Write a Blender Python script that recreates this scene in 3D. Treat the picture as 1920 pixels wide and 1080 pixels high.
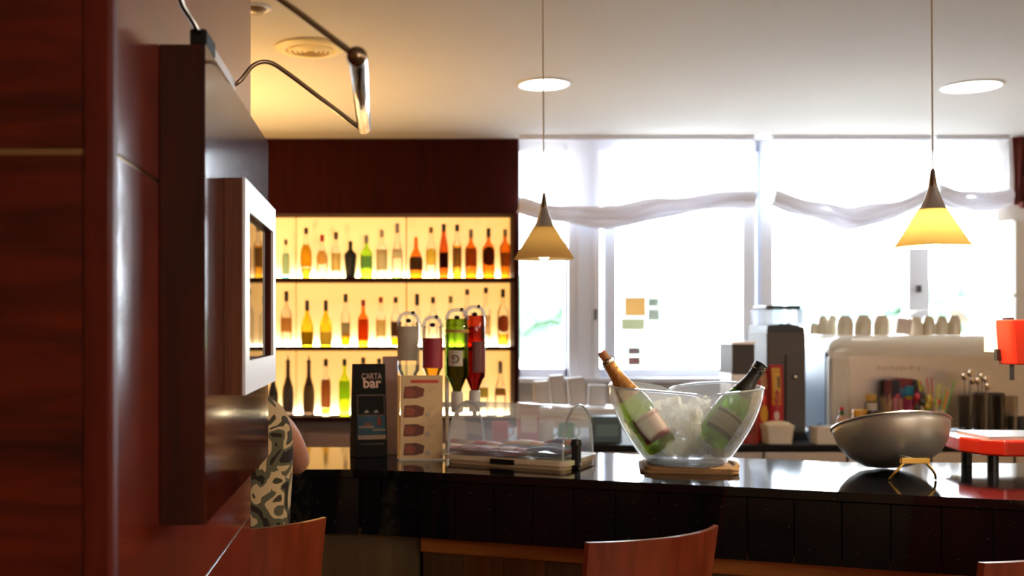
import bpy, bmesh, math, random
from mathutils import Vector, Matrix
random.seed(7)
PI = math.pi
scene = bpy.context.scene
for o in list(bpy.data.objects):
    bpy.data.objects.remove(o)
C = scene.collection

# ------------------------------------------------------------------ camera
F, U0, V0, EYE = 2000.0, 725.0, 615.0, 1.48      # focal length and principal point in px (1920x1080), eye height
cam_data = bpy.data.cameras.new('camera')
cam = bpy.data.objects.new('camera', cam_data)
C.objects.link(cam)
scene.camera = cam
cam.location = (0, 0, EYE)
cam.rotation_euler = (PI / 2, 0, 0)
cam_data.sensor_width = 36.0
cam_data.lens = F / 1920 * 36.0
cam_data.shift_x = (960 - U0) / 1920
cam_data.shift_y = (V0 - 540) / 1920
cam_data.clip_start = 0.05
cam_data.dof.use_dof = True
cam_data.dof.focus_distance = 2.1
cam_data.dof.aperture_fstop = 4.2

# ------------------------------------------------------------------ world, exposure
SKY = 25.0
world = bpy.data.worlds.new('overcast_sky')
scene.world = world
world.use_nodes = True
bg = world.node_tree.nodes['Background']
bg.inputs[0].default_value = (0.88, 0.945, 1.0, 1)
bg.inputs[1].default_value = SKY
scene.view_settings.view_transform = 'Standard'
scene.view_settings.look = 'None'
scene.view_settings.exposure = 0.36
scene.view_settings.gamma = 1.0
scene.view_settings.use_curve_mapping = False
try:
    cy = scene.cycles
    cy.max_bounces = 14; cy.diffuse_bounces = 9; cy.glossy_bounces = 5
    cy.transmission_bounces = 8; cy.transparent_max_bounces = 40
    cy.sample_clamp_indirect = 6.0
    cy.caustics_reflective = False; cy.caustics_refractive = False
    cy.use_denoising = True
except Exception:
    pass

YB = 7.4            # plane of the far wall
CEIL = EYE + 353 * YB / F
BAR = 1.10
def WX(px, Y): return (px - U0) / F * Y      # world x of a picture column at depth Y
def WZ(py, Y): return EYE - (py - V0) / F * Y
def W(px, py, Y): return Vector((WX(px, Y), Y, WZ(py, Y)))

# ------------------------------------------------------------------ materials
M = {}
def srgb(r, g, b):
    f = lambda c: (c / 12.92 if c <= 0.04045 else ((c + 0.055) / 1.055) ** 2.4)
    return (f(r / 255), f(g / 255), f(b / 255), 1)
def new_mat(name):
    m = bpy.data.materials.new(name); m.use_nodes = True
    M[name] = m
    return m, m.node_tree.nodes, m.node_tree.links, m.node_tree.nodes['Principled BSDF']
def mat(name, col, rough=0.5, metal=0.0, coat=0.0, spec=0.5, vary=0.0, vscale=8.0, bump=0.0, bscale=60.0, emit=None, estr=0.0, sheen=0.0):
    m, N, L, p = new_mat(name)
    p.inputs['Base Color'].default_value = col
    p.inputs['Roughness'].default_value = rough
    p.inputs['Metallic'].default_value = metal
    p.inputs['Coat Weight'].default_value = coat
    p.inputs['Coat Roughness'].default_value = 0.05
    p.inputs['Specular IOR Level'].default_value = spec
    tc = N.new('ShaderNodeTexCoord')
    if vary > 0:
        n = N.new('ShaderNodeTexNoise'); n.inputs['Scale'].default_value = vscale; n.inputs['Detail'].default_value = 3
        L.new(tc.outputs['Object'], n.inputs['Vector'])
        mx = N.new('ShaderNodeMixRGB'); mx.blend_type = 'MULTIPLY'; mx.inputs[0].default_value = 1
        r = N.new('ShaderNodeMapRange'); r.inputs[3].default_value = 1 - vary; r.inputs[4].default_value = 1 + vary
        L.new(n.outputs['Fac'], r.inputs[0])
        mx.inputs[1].default_value = col
        L.new(r.outputs[0], mx.inputs[2]); L.new(mx.outputs[0], p.inputs['Base Color'])
    if bump > 0:
        n2 = N.new('ShaderNodeTexNoise'); n2.inputs['Scale'].default_value = bscale; n2.inputs['Detail'].default_value = 2
        L.new(tc.outputs['Object'], n2.inputs['Vector'])
        b = N.new('ShaderNodeBump'); b.inputs['Strength'].default_value = bump; b.inputs['Distance'].default_value = 0.01
        L.new(n2.outputs['Fac'], b.inputs['Height']); L.new(b.outputs[0], p.inputs['Normal'])
    if emit:
        p.inputs['Emission Color'].default_value = emit
        p.inputs['Emission Strength'].default_value = estr
    if sheen:
        p.inputs['Sheen Weight'].default_value = sheen
    return m
def wood(name, c1, c2, rough=0.35, coat=0.3, stretch=(1, 1, 12), scale=3.0, bump=0.0, bscale=120.0, croughness=0.1, spec=0.5):
    m, N, L, p = new_mat(name)
    tc = N.new('ShaderNodeTexCoord'); mp = N.new('ShaderNodeMapping')
    mp.inputs['Scale'].default_value = stretch
    n = N.new('ShaderNodeTexNoise'); n.inputs['Scale'].default_value = scale; n.inputs['Detail'].default_value = 7
    n.inputs['Roughness'].default_value = 0.6; n.inputs['Distortion'].default_value = 0.6
    cr = N.new('ShaderNodeValToRGB')
    cr.color_ramp.elements[0].position = 0.3; cr.color_ramp.elements[0].color = c1
    cr.color_ramp.elements[1].position = 0.72; cr.color_ramp.elements[1].color = c2
    L.new(tc.outputs['Object'], mp.inputs[0]); L.new(mp.outputs[0], n.inputs['Vector'])
    L.new(n.outputs['Fac'], cr.inputs[0]); L.new(cr.outputs[0], p.inputs['Base Color'])
    p.inputs['Roughness'].default_value = rough
    p.inputs['Coat Weight'].default_value = coat; p.inputs['Coat Roughness'].default_value = croughness
    p.inputs['Specular IOR Level'].default_value = spec
    if bump > 0:
        n2 = N.new('ShaderNodeTexNoise'); n2.inputs['Scale'].default_value = bscale; n2.inputs['Detail'].default_value = 4
        L.new(tc.outputs['Object'], n2.inputs['Vector'])
        b = N.new('ShaderNodeBump'); b.inputs['Strength'].default_value = bump; b.inputs['Distance'].default_value = 0.004
        L.new(n2.outputs['Fac'], b.inputs['Height']); L.new(b.outputs[0], p.inputs['Normal'])
        L.new(b.outputs[0], p.inputs['Coat Normal'])
    return m
def glass(name, tint, gloss=0.9, ior=1.45, frost=0.0, frost_col=(1, 1, 1, 1), rough=0.02, back=0.5):
    """thin clear sheet: tinted see-through, mirror sheen growing towards grazing, a little milkiness"""
    m, N, L, p = new_mat(name)
    N.remove(p)
    out = N['Material Output']
    t = N.new('ShaderNodeBsdfTransparent'); t.inputs[0].default_value = tint
    g = N.new('ShaderNodeBsdfGlossy'); g.inputs['Roughness'].default_value = rough; g.inputs[0].default_value = (1, 1, 1, 1)
    fr = N.new('ShaderNodeFresnel'); fr.inputs[0].default_value = ior
    mul = N.new('ShaderNodeMath'); mul.operation = 'MULTIPLY'; mul.inputs[1].default_value = gloss
    L.new(fr.outputs[0], mul.inputs[0])
    mix = N.new('ShaderNodeMixShader')
    src = t
    if frost > 0:
        d = N.new('ShaderNodeBsdfTranslucent'); d.inputs[0].default_value = frost_col
        d2 = N.new('ShaderNodeBsdfDiffuse'); d2.inputs[0].default_value = frost_col
        a = N.new('ShaderNodeMixShader'); a.inputs[0].default_value = back
        L.new(d.outputs[0], a.inputs[1]); L.new(d2.outputs[0], a.inputs[2])
        b = N.new('ShaderNodeMixShader'); b.inputs[0].default_value = frost
        L.new(t.outputs[0], b.inputs[1]); L.new(a.outputs[0], b.inputs[2])
        src = b
    L.new(mul.outputs[0], mix.inputs[0]); L.new(src.outputs[0], mix.inputs[1]); L.new(g.outputs[0], mix.inputs[2])
    L.new(mix.outputs[0], out.inputs[0])
    return m
def emitter(name, col, s):
    m, N, L, p = new_mat(name)
    N.remove(p)
    e = N.new('ShaderNodeEmission'); e.inputs[0].default_value = col; e.inputs[1].default_value = s
    L.new(e.outputs[0], N['Material Output'].inputs[0])
    return m
_plain = {}
def plain(r, g, b, rough=0.5, metal=0.0, coat=0.0):
    k = (r, g, b, rough, metal, coat)
    if k not in _plain:
        _plain[k] = mat('paint_%d_%d_%d_%d' % (r, g, b, len(_plain)), srgb(r, g, b), rough, metal, coat, vary=0.06)
    return _plain[k]

wood('mahogany_h', srgb(50, 10, 2), srgb(106, 30, 6), 0.5, 0.03, (2.2, 2.2, 16), 2.0, croughness=0.15, spec=0.2)
wood('mahogany_v', srgb(64, 14, 4), srgb(102, 28, 9), 0.5, 0.04, (14, 14, 1.5), 2.0, croughness=0.15, spec=0.2)
wood('mahogany_gloss', srgb(92, 26, 14), srgb(138, 50, 30), 0.2, 0.4, (9, 2, 2), 2.5, 0.06, 150, croughness=0.08)
wood('board_gloss', srgb(62, 20, 10), srgb(92, 34, 18), 0.1, 0.0, (14, 14, 1.5), 2.0, 0.02, 40, croughness=0.05)
wood('board_end', srgb(38, 10, 3), srgb(72, 22, 8), 0.45, 0.05, (14, 14, 1.5), 2.0, spec=0.25)
wood('dark_header', srgb(38, 7, 5), srgb(52, 12, 9), 0.8, 0.0, (14, 14, 1), 2.0, spec=0.08)
wood('frame_wood', srgb(84, 38, 18), srgb(118, 60, 32), 0.5, 0.1, (30, 30, 1.5), 4.0)
wood('chair_wood', srgb(110, 42, 22), srgb(152, 66, 38), 0.3, 0.5, (12, 12, 1.2), 2.2)
wood('front_wood', srgb(88, 52, 20), srgb(140, 90, 40), 0.45, 0.2, (12, 12, 1.0), 1.6)
wood('front_wood_dark', srgb(72, 52, 26), srgb(104, 78, 42), 0.45, 0.2, (12, 12, 1.0), 1.6)
wood('trim_wood', srgb(168, 96, 36), srgb(198, 122, 52), 0.4, 0.2, (1, 1, 12), 3.0)
mat('ceiling_paint', srgb(212, 207, 200), 0.8, vary=0.02, vscale=2)
mat('wall_paint', srgb(232, 226, 218), 0.8, vary=0.03, vscale=2)
mat('wall_warm', srgb(214, 176, 128), 0.8, vary=0.05, vscale=2)
mat('floor_tile', srgb(112, 88, 70), 0.45, vary=0.1, vscale=5)
mat('white_paint', srgb(240, 242, 246), 0.35, vary=0.02, vscale=4)
mat('window_white', srgb(232, 237, 248), 0.45, vary=0.02, vscale=4)
mat('cream_enamel', srgb(232, 226, 212), 0.3, coat=0.4, vary=0.02)
mat('chrome', srgb(222, 216, 206), 0.12, 1.0, vary=0.04)
mat('dark_chrome', srgb(150, 132, 110), 0.15, 1.0, vary=0.04)
mat('steel', srgb(206, 202, 198), 0.32, 1.0, vary=0.06, vscale=30)
mat('bowl_steel', srgb(206, 202, 190), 0.4, 0.7, vary=0.12, vscale=14, bump=0.05, bscale=40)
mat('brass', srgb(226, 186, 96), 0.3, 1.0, vary=0.05)
mat('groove_metal', srgb(160, 132, 94), 0.35, 0.9, vary=0.05)
mat('black_plastic', srgb(16, 16, 17), 0.35, vary=0.1)
mat('matte_black', srgb(18, 14, 12), 0.7, spec=0.25, vary=0.1)
mat('grinder_grey', srgb(86, 80, 76), 0.45, 0.35, vary=0.05)
mat('red_enamel', srgb(222, 44, 26), 0.18, coat=0.8, vary=0.02)
mat('pale_panel', srgb(228, 222, 214), 0.6, vary=0.03)
mat('cup_porcelain', srgb(214, 206, 186), 0.25, coat=0.4, vary=0.02)
mat('skin', srgb(206, 146, 122), 0.5, vary=0.05)
mat('hair', srgb(44, 28, 20), 0.6, vary=0.25, vscale=60)
mat('denim', srgb(36, 40, 54), 0.8, vary=0.15, vscale=40)
mat('cloth_tan', srgb(160, 122, 82), 0.9, vary=0.15, vscale=40, bump=0.3, bscale=120)
mat('foil_gold', srgb(206, 148, 84), 0.35, 0.7, vary=0.12, vscale=50, bump=0.3, bscale=90)
mat('foil_black', srgb(26, 24, 24), 0.3, 0.3, vary=0.12, vscale=50, bump=0.25, bscale=90)
mat('wire', srgb(220, 214, 204), 0.2, 1.0, vary=0.03)
mat('leaf_outside', srgb(66, 92, 72), 0.8, vary=0.3, vscale=4)
mat('bark', srgb(150, 130, 110), 0.9, vary=0.2, vscale=10)
mat('pavement', srgb(190, 188, 184), 0.9, vary=0.05, vscale=1)
mat('teal_box', srgb(44, 82, 78), 0.6, vary=0.05)
# polished black stone with tiny flecks
for sname, srough in (('black_stone', .08), ('stone_top', .07)):
  m, N, L, p = new_mat(sname)
  tc = N.new('ShaderNodeTexCoord'); v = N.new('ShaderNodeTexVoronoi'); v.inputs['Scale'].default_value = 55
  L.new(tc.outputs['Object'], v.inputs['Vector'])
  cr = N.new('ShaderNodeValToRGB')
  cr.color_ramp.elements[0].position = 0.03; cr.color_ramp.elements[0].color = (0.35, 0.35, 0.37, 1)
  cr.color_ramp.elements[1].position = 0.045; cr.color_ramp.elements[1].color = (0.004, 0.004, 0.006, 1)
  L.new(v.outputs['Distance'], cr.inputs[0]); L.new(cr.outputs[0], p.inputs['Base Color'])
  p.inputs['Roughness'].default_value = srough
  p.inputs['Specular IOR Level'].default_value = 0.3 if sname == 'black_stone' else 0.42
# camouflage cloth
m, N, L, p = new_mat('camouflage')
tc = N.new('ShaderNodeTexCoord'); n = N.new('ShaderNodeTexNoise')
n.inputs['Scale'].default_value = 13; n.inputs['Detail'].default_value = 1.5; n.inputs['Distortion'].default_value = 1.2
L.new(tc.outputs['Object'], n.inputs['Vector'])
cr = N.new('ShaderNodeValToRGB'); cr.color_ramp.interpolation = 'CONSTANT'
e = cr.color_ramp.elements
e[0].position = 0; e[0].color = srgb(36, 26, 18)
e[1].position = 0.41; e[1].color = srgb(96, 92, 70)
x = e.new(0.5); x.color = srgb(206, 180, 138)
x = e.new(0.62); x.color = srgb(70, 62, 44)
L.new(n.outputs['Fac'], cr.inputs[0]); L.new(cr.outputs[0], p.inputs['Base Color'])
p.inputs['Roughness'].default_value = 0.9
# sheer blind cloth
m, N, L, p = new_mat('sheer'); N.remove(p)
t = N.new('ShaderNodeBsdfTransparent'); tr = N.new('ShaderNodeBsdfTranslucent'); d = N.new('ShaderNodeBsdfDiffuse')
for q in (tr, d): q.inputs[0].default_value = (0.93, 0.93, 0.96, 1)
a = N.new('ShaderNodeMixShader'); a.inputs[0].default_value = 0.6
L.new(tr.outputs[0], a.inputs[1]); L.new(d.outputs[0], a.inputs[2])
b = N.new('ShaderNodeMixShader'); b.inputs[0].default_value = 0.5
L.new(t.outputs[0], b.inputs[1]); L.new(a.outputs[0], b.inputs[2]); L.new(b.outputs[0], N['Material Output'].inputs[0])
m, N, L, p = new_mat('sheer_roll'); N.remove(p)
tr = N.new('ShaderNodeBsdfTranslucent'); d = N.new('ShaderNodeBsdfDiffuse')
for q in (tr, d): q.inputs[0].default_value = (0.88, 0.88, 0.92, 1)
a = N.new('ShaderNodeMixShader'); a.inputs[0].default_value = 0.78
L.new(tr.outputs[0], a.inputs[1]); L.new(d.outputs[0], a.inputs[2]); L.new(a.outputs[0], N['Material Output'].inputs[0])
# amber lamp glass
m, N, L, p = new_mat('lamp_glass'); N.remove(p)
tr = N.new('ShaderNodeBsdfTranslucent'); d = N.new('ShaderNodeBsdfDiffuse')
tr.inputs[0].default_value = (1.0, 0.86, 0.5, 1); d.inputs[0].default_value = (0.72, 0.42, 0.18, 1)
a = N.new('ShaderNodeMixShader'); a.inputs[0].default_value = 0.4
L.new(tr.outputs[0], a.inputs[1]); L.new(d.outputs[0], a.inputs[2]); L.new(a.outputs[0], N['Material Output'].inputs[0])
# lit panel behind the bottles
mat('light_panel', (0.95, 0.9, 0.75, 1), 0.5, emit=(1.0, 0.5, 0.11, 1), estr=0.9)
emitter('light_strip', (1.0, 0.86, 0.55, 1), 34)
emitter('downlight', (1.0, 0.95, 0.86, 1), 14)
emitter('added_globe_glow', (1.0, 0.93, 0.84, 1), 32)
emitter('bulb_warm', (1.0, 0.86, 0.52, 1), 950)
emitter('bulb_low', (1.0, 0.85, 0.55, 1), 3)
emitter('added_sconce_glow', (1.0, 0.62, 0.28, 1), 140)
emitter('added_uplight', (1.0, 0.56, 0.17, 1), 400)
glass('pane', (0.97, 0.985, 1, 1), 0.6)
glass('clear_glass', (0.955, 0.955, 0.95, 1), 0.8)
glass('acrylic', (0.965, 0.975, 0.985, 1), 0.5, frost=0.16, frost_col=(0.9, 0.94, 1, 1))
glass('bowl_acrylic', (0.97, 0.98, 0.99, 1), 0.8, frost=0.22, frost_col=(0.98, 0.99, 1, 1), back=0.35)
glass('acrylic_rim', (0.9, 0.93, 0.96, 1), 0.9, frost=0.35, frost_col=(0.93, 0.96, 1, 1))
glass('ice', (0.97, 0.985, 1.0, 1), 0.25, ior=1.31, frost=0.6, frost_col=(1.0, 1.0, 1, 1), rough=0.1, back=0.45)
glass('picture_glass', (0.94, 0.94, 0.94, 1), 1.0, ior=1.6)
def tinted(r, g, b):
    k = 'tint_%d_%d_%d' % (r, g, b)
    if k not in M:
        c = srgb(r, g, b)
        glass(k, tuple(max(q, 0.0) ** 0.5 for q in c[:3]) + (1,), 0.7)
    return M[k]

# ------------------------------------------------------------------ mesh helpers
def link(name, me, m=None, parent=None, loc=(0, 0, 0), rz=0.0):
    o = bpy.data.objects.new(name, me); C.objects.link(o)
    if m is not None:
        me.materials.append(M[m] if isinstance(m, str) else m)
    o.parent = parent
    o.location = loc; o.rotation_euler = (0, 0, rz)
    return o
class B:
    def __init__(s): s.bm = bmesh.new()
    def box(s, c, d, rz=0.0, mtx=None):
        m4 = Matrix.Translation(c) @ Matrix.Rotation(rz, 4, 'Z')
        if mtx is not None: m4 = Matrix.Translation(c) @ mtx.to_4x4()
        bmesh.ops.create_cube(s.bm, size=1, matrix=m4 @ Matrix.Diagonal((d[0], d[1], d[2], 1)))
        return s
    def span(s, a, b):
        a = Vector(a); b = Vector(b)
        return s.box((a + b) / 2, [abs(q) for q in (b - a)])
    def lathe(s, prof, seg=24, c=(0, 0, 0), sx=1.0, sy=1.0):
        rows = []
        for r, z in prof:
            if r < 1e-6: rows.append([s.bm.verts.new((c[0], c[1], c[2] + z))])
            else: rows.append([s.bm.verts.new((c[0] + sx * r * math.cos(2 * PI * i / seg), c[1] + sy * r * math.sin(2 * PI * i / seg), c[2] + z)) for i in range(seg)])
        for A, D in zip(rows[:-1], rows[1:]):
            for i in range(seg):
                j = (i + 1) % seg
                if len(A) == 1 and len(D) == 1: continue
                if len(A) == 1: s.bm.faces.new((A[0], D[i], D[j]))
                elif len(D) == 1: s.bm.faces.new((A[i], A[j], D[0]))
                else: s.bm.faces.new((A[i], A[j], D[j], D[i]))
        return s
    def tube(s, pts, r, seg=10, cap=True):
        pts = [Vector(p) for p in pts]
        rr = r if isinstance(r, (list, tuple)) else [r] * len(pts)
        rings = []; up = None
        for i, p in enumerate(pts):
            t = (pts[min(i + 1, len(pts) - 1)] - pts[max(i - 1, 0)]).normalized()
            if up is None:
                up = Vector((0, 0, 1)) if abs(t.z) < 0.9 else Vector((1, 0, 0))
            a = t.cross(up).normalized(); b = a.cross(t).normalized(); up = b
            rings.append([s.bm.verts.new(p + rr[i] * (math.cos(2 * PI * k / seg) * a + math.sin(2 * PI * k / seg) * b)) for k in range(seg)])
        for A, D in zip(rings[:-1], rings[1:]):
            for k in range(seg):
                s.bm.faces.new((A[k], A[(k + 1) % seg], D[(k + 1) % seg], D[k]))
        if cap:
            s.bm.faces.new(rings[0]); s.bm.faces.new(rings[-1])
        return s
    def prism(s, poly, z0, z1):
        a = [s.bm.verts.new((x, y, z0)) for x, y in poly]; b = [s.bm.verts.new((x, y, z1)) for x, y in poly]
        s.bm.faces.new(a); s.bm.faces.new(b)
        for i in range(len(poly)):
            j = (i + 1) % len(poly); s.bm.faces.new((a[i], a[j], b[j], b[i]))
        return s
    def prism_y(s, poly, y0, y1):
        a = [s.bm.verts.new((x, y0, z)) for x, z in poly]; b = [s.bm.verts.new((x, y1, z)) for x, z in poly]
        s.bm.faces.new(a); s.bm.faces.new(b)
        for i in range(len(poly)):
            j = (i + 1) % len(poly); s.bm.faces.new((a[i], a[j], b[j], b[i]))
        return s
    def prism_x(s, poly, x0, x1):
        a = [s.bm.verts.new((x0, y, z)) for y, z in poly]; b = [s.bm.verts.new((x1, y, z)) for y, z in poly]
        s.bm.faces.new(a); s.bm.faces.new(b)
        for i in range(len(poly)):
            j = (i + 1) % len(poly); s.bm.faces.new((a[i], a[j], b[j], b[i]))
        return s
    def grid(s, f, nu, nv):
        V = [[s.bm.verts.new(f(i / nu, j / nv)) for j in range(nv + 1)] for i in range(nu + 1)]
        for i in range(nu):
            for j in range(nv):
                s.bm.faces.new((V[i][j], V[i + 1][j], V[i + 1][j + 1], V[i][j + 1]))
        return s
    def ball(s, c, r, sub=2, sc=(1, 1, 1)):
        bmesh.ops.create_icosphere(s.bm, subdivisions=sub, radius=1, matrix=Matrix.Translation(c) @ Matrix.Diagonal((r * sc[0], r * sc[1], r * sc[2], 1)))
        return s
    def bevel(s, w, seg=2):
        bmesh.ops.bevel(s.bm, geom=list(s.bm.edges), offset=w, segments=seg, affect='EDGES', profile=0.5, clamp_overlap=True)
        return s
    def build(s, name, m, parent=None, loc=(0, 0, 0), rz=0.0, smooth=False, angle=40):
        bmesh.ops.recalc_face_normals(s.bm, faces=s.bm.faces[:])
        me = bpy.data.meshes.new(name); s.bm.to_mesh(me); s.bm.free()
        if smooth:
            for p in me.polygons: p.use_smooth = True
            try: me.set_sharp_from_angle(angle=math.radians(angle))
            except Exception: pass
        return link(name, me, m, parent, loc, rz)
def tag(o, label, cat=None, group=None, kind=None):
    o['label'] = label
    if cat: o['category'] = cat
    if group: o['group'] = group
    if kind: o['kind'] = kind
    return o
def thing(name, label, cat, loc=(0, 0, 0), rz=0.0, group=None):
    o = bpy.data.objects.new(name, None); C.objects.link(o)
    o.location = loc; o.rotation_euler = (0, 0, rz); o.empty_display_size = 0.05
    return tag(o, label, cat, group)
def struct(o):
    o['kind'] = 'structure'; return o
def srect(w, h, r, n=5):
    """rounded rectangle outline"""
    pts = []
    for cx, cy, a0 in ((w / 2 - r, h / 2 - r, 0), (-w / 2 + r, h / 2 - r, PI / 2), (-w / 2 + r, -h / 2 + r, PI), (w / 2 - r, -h / 2 + r, 1.5 * PI)):
        for k in range(n + 1):
            a = a0 + PI / 2 * k / n
            pts.append((cx + r * math.cos(a), cy + r * math.sin(a)))
    return pts
def text(name, s, size, m, parent, loc, rot, ext=0.0004, align='CENTER', sx=1.0, bold=0.0):
    cu = bpy.data.curves.new(name, 'FONT'); cu.body = s; cu.size = size; cu.extrude = ext; cu.offset = bold
    cu.align_x = align; cu.align_y = 'CENTER'; cu.resolution_u = 3
    t = bpy.data.objects.new(name + '_curve', cu); C.objects.link(t)
    dg = bpy.context.evaluated_depsgraph_get()
    me = bpy.data.meshes.new_from_object(t.evaluated_get(dg))
    bpy.data.objects.remove(t)
    for v in me.vertices: v.co.x *= sx
    me.materials.clear()
    o = link(name, me, m, parent, loc); o.rotation_euler = rot
    return o
FRONT = (PI / 2, 0, 0)

# ================================================================== THE SETTING
XL, XR, YN = -4.2, 5.0, -3.2
struct(B().span((XL, YN, -0.1), (XR, YB + 0.4, 0)).build('floor', 'floor_tile'))
struct(B().span((XL, YN, CEIL), (XR, YB + 0.4, CEIL + 0.1)).build('ceiling', 'ceiling_paint'))
struct(B().span((XL - 0.1, YN, 0), (XL, YB + 0.4, CEIL)).build('wall_left', 'wall_warm'))
struct(B().span((XR, YN, 0), (XR + 0.1, YB + 0.4, CEIL)).build('wall_right', 'wall_warm'))
struct(B().span((XL, YN - 0.1, 0), (XR, YN, CEIL)).build('wall_near', 'wall_warm'))
XC = WX(971, YB)              # where the bottle cabinet ends and the window wall starts
XP = WX(1866, YB)             # where the window wall ends
SILL = WZ(708, YB)
back = B()
back.span((XL, YB + 0.28, 0), (XC, YB + 0.4, CEIL))
back.span((XC, YB, 0), (XP, YB + 0.3, SILL - 0.03))
back.span((XP, YB - 0.02, 0), (XR, YB + 0.3, CEIL))
back.span((XL, YB, 0), (-1.45, YB + 0.3, CEIL))
struct(back.build('wall_far', 'wall_paint'))
struct(B().span((XC, YB - 0.10, SILL - 0.03), (XP, YB + 0.2, SILL)).build('trim_1', 'window_white'))

# window wall: posts, frames and panes
def wbox(b, p0, p1, q0, q1, y0, y1):
    b.span((WX(p0, YB), y0, WZ(q0, YB)), (WX(p1, YB), y1, WZ(q1, YB)))
posts = [(1066, 1124, YB + 0.0, YB + 0.22), (1395, 1418, YB + 0.02, YB + 0.2), (1428, 1451, YB + 0.02, YB + 0.2)]
for i, (a, c, y0, y1) in enumerate(posts):
    b = B(); wbox(b, a, c, 262, 708, y0, y1)
    if i == 0:
        wbox(b, 1082, 1090, 262, 708, y0 - 0.015, y0)
        wbox(b, 1112, 1124, 262, 708, y0 - 0.02, y0)
    struct(b.build('trim_%d' % (i + 2), 'window_white'))
def window(n, p0, p1, fr, top=270, bot=706, mids=()):
    w = struct(bpy.data.objects.new('window_%d' % n, None)); C.objects.link(w)
    b = B(); y0, y1 = YB + 0.06, YB + 0.13
    wbox(b, p0, p0 + fr[0], top, bot, y0, y1); wbox(b, p1 - fr[1], p1, top, bot, y0, y1)
    wbox(b, p0, p1, top - 8, top + 10, y0, y1); wbox(b, p0, p1, bot - 14, bot + 2, y0, y1)
    for a, c in mids: wbox(b, a, c, top, bot, y0 - 0.03, y1)
    b.build('window_frame', 'window_white', w)
    edges = [p0 + fr[0]]
    for a, c in mids: edges += [a, c]
    edges.append(p1 - fr[1])
    for a, c in zip(edges[::2], edges[1::2]):
        b = B(); wbox(b, a, c, top + 10, bot - 14, YB + 0.09, YB + 0.096); b.build('pane', 'pane', w)
    return w
w1 = window(1, 971, 1066, (6, 4))
w2 = window(2, 1124, 1395, (4, 4), mids=((1135, 1156),))
w3 = window(3, 1418, 1428, (2, 2))
w4 = window(4, 1451, 1866, (3, 4), mids=((1708, 1746),))
b = B(); wbox(b, 1722, 1728, 535, 548, YB + 0.0, YB + 0.03); b.build('window_handle', 'grinder_grey', w4)
b = B(); wbox(b, 1113, 1117, 580, 600, YB - 0.045, YB - 0.02); b.build('window_handle', 'grinder_grey', w2)
# daylight portals in the openings help sample the sky
for p0, p1 in ((971, 1066), (1124, 1395), (1451, 1866)):
    ld = bpy.data.lights.new('portal', 'AREA'); ld.shape = 'RECTANGLE'
    ld.size = WX(p1, YB) - WX(p0, YB); ld.size_y = CEIL - SILL
    ld.cycles.is_portal = True
    lo = bpy.data.objects.new('window_portal', ld); C.objects.link(lo)
    lo.location = ((WX(p0, YB) + WX(p1, YB)) / 2, YB + 0.25, (CEIL + SILL) / 2); lo.rotation_euler = (-PI / 2, 0, 0)

# outdoors
struct(B().span((-30, YB + 0.5, -0.3), (40, 70, -0.2)).build('ground', 'pavement'))
def tree(px, Y, h, r, label, seed):
    rnd = random.Random(seed)
    t = thing('tree', label, 'tree', (WX(px, Y), Y, -0.2), group='trees outside')
    B().tube([(0, 0, 0), (0.05, 0, h * 0.4), (0, 0, h * 0.7)], [0.14, 0.1, 0.05], 8).build('trunk', 'bark', t, smooth=True)
    b = B()
    for k in range(16):
        a = rnd.uniform(0, 2 * PI); rr = r * rnd.uniform(0.1, 0.75)
        b.ball((rr * math.cos(a), rr * math.sin(a), h * 0.68 + rnd.uniform(-0.5, 0.6) * r), r * rnd.uniform(0.3, 0.5), 2)
    for v in b.bm.verts: v.co += Vector((rnd.uniform(-1, 1), rnd.uniform(-1, 1), rnd.uniform(-1, 1))) * r * 0.06
    b.build('crown', 'leaf_outside', t)
tree(1010, 24, 2.9, 1.1, 'pale green tree outside the narrow window by the bottle shelves', 3)
tree(1690, 26, 3.2, 0.9, 'pale green tree outside, seen below the lit pendant lamp', 5)
tree(1790, 30, 3.2, 1.0, 'pale green tree outside, seen between the window post and the cream pier', 8)
v = thing('parked_van', 'pale parked van with teal windows outside the window', 'van', (WX(1540, 22), 22, -0.2))
B().prism_y([(-1.9, 0.3), (1.9, 0.3), (1.9, 1.2), (1.2, 1.35), (0.75, 2.3), (-1.9, 2.35)], -0.8, 0.8).bevel(0.05).build('body', 'white_paint', v)
for a, c in ((-1.0, -0.1), (0.05, 0.7)):
    B().span((a, -0.83, 1.75), (c, -0.79, 2.15)).build('side_window', 'teal_box', v)
B().span((-1.75, -0.83, 1.75), (-1.1, -0.79, 2.15)).build('side_window', 'teal_box', v)
for x0 in (-1.2, 1.2):
    for y0 in (-0.75, 0.75):
        B().tube([(x0, y0 - 0.1, 0.33), (x0, y0 + 0.1, 0.33)], 0.33, 18).build('wheel', 'black_plastic', v)

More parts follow.
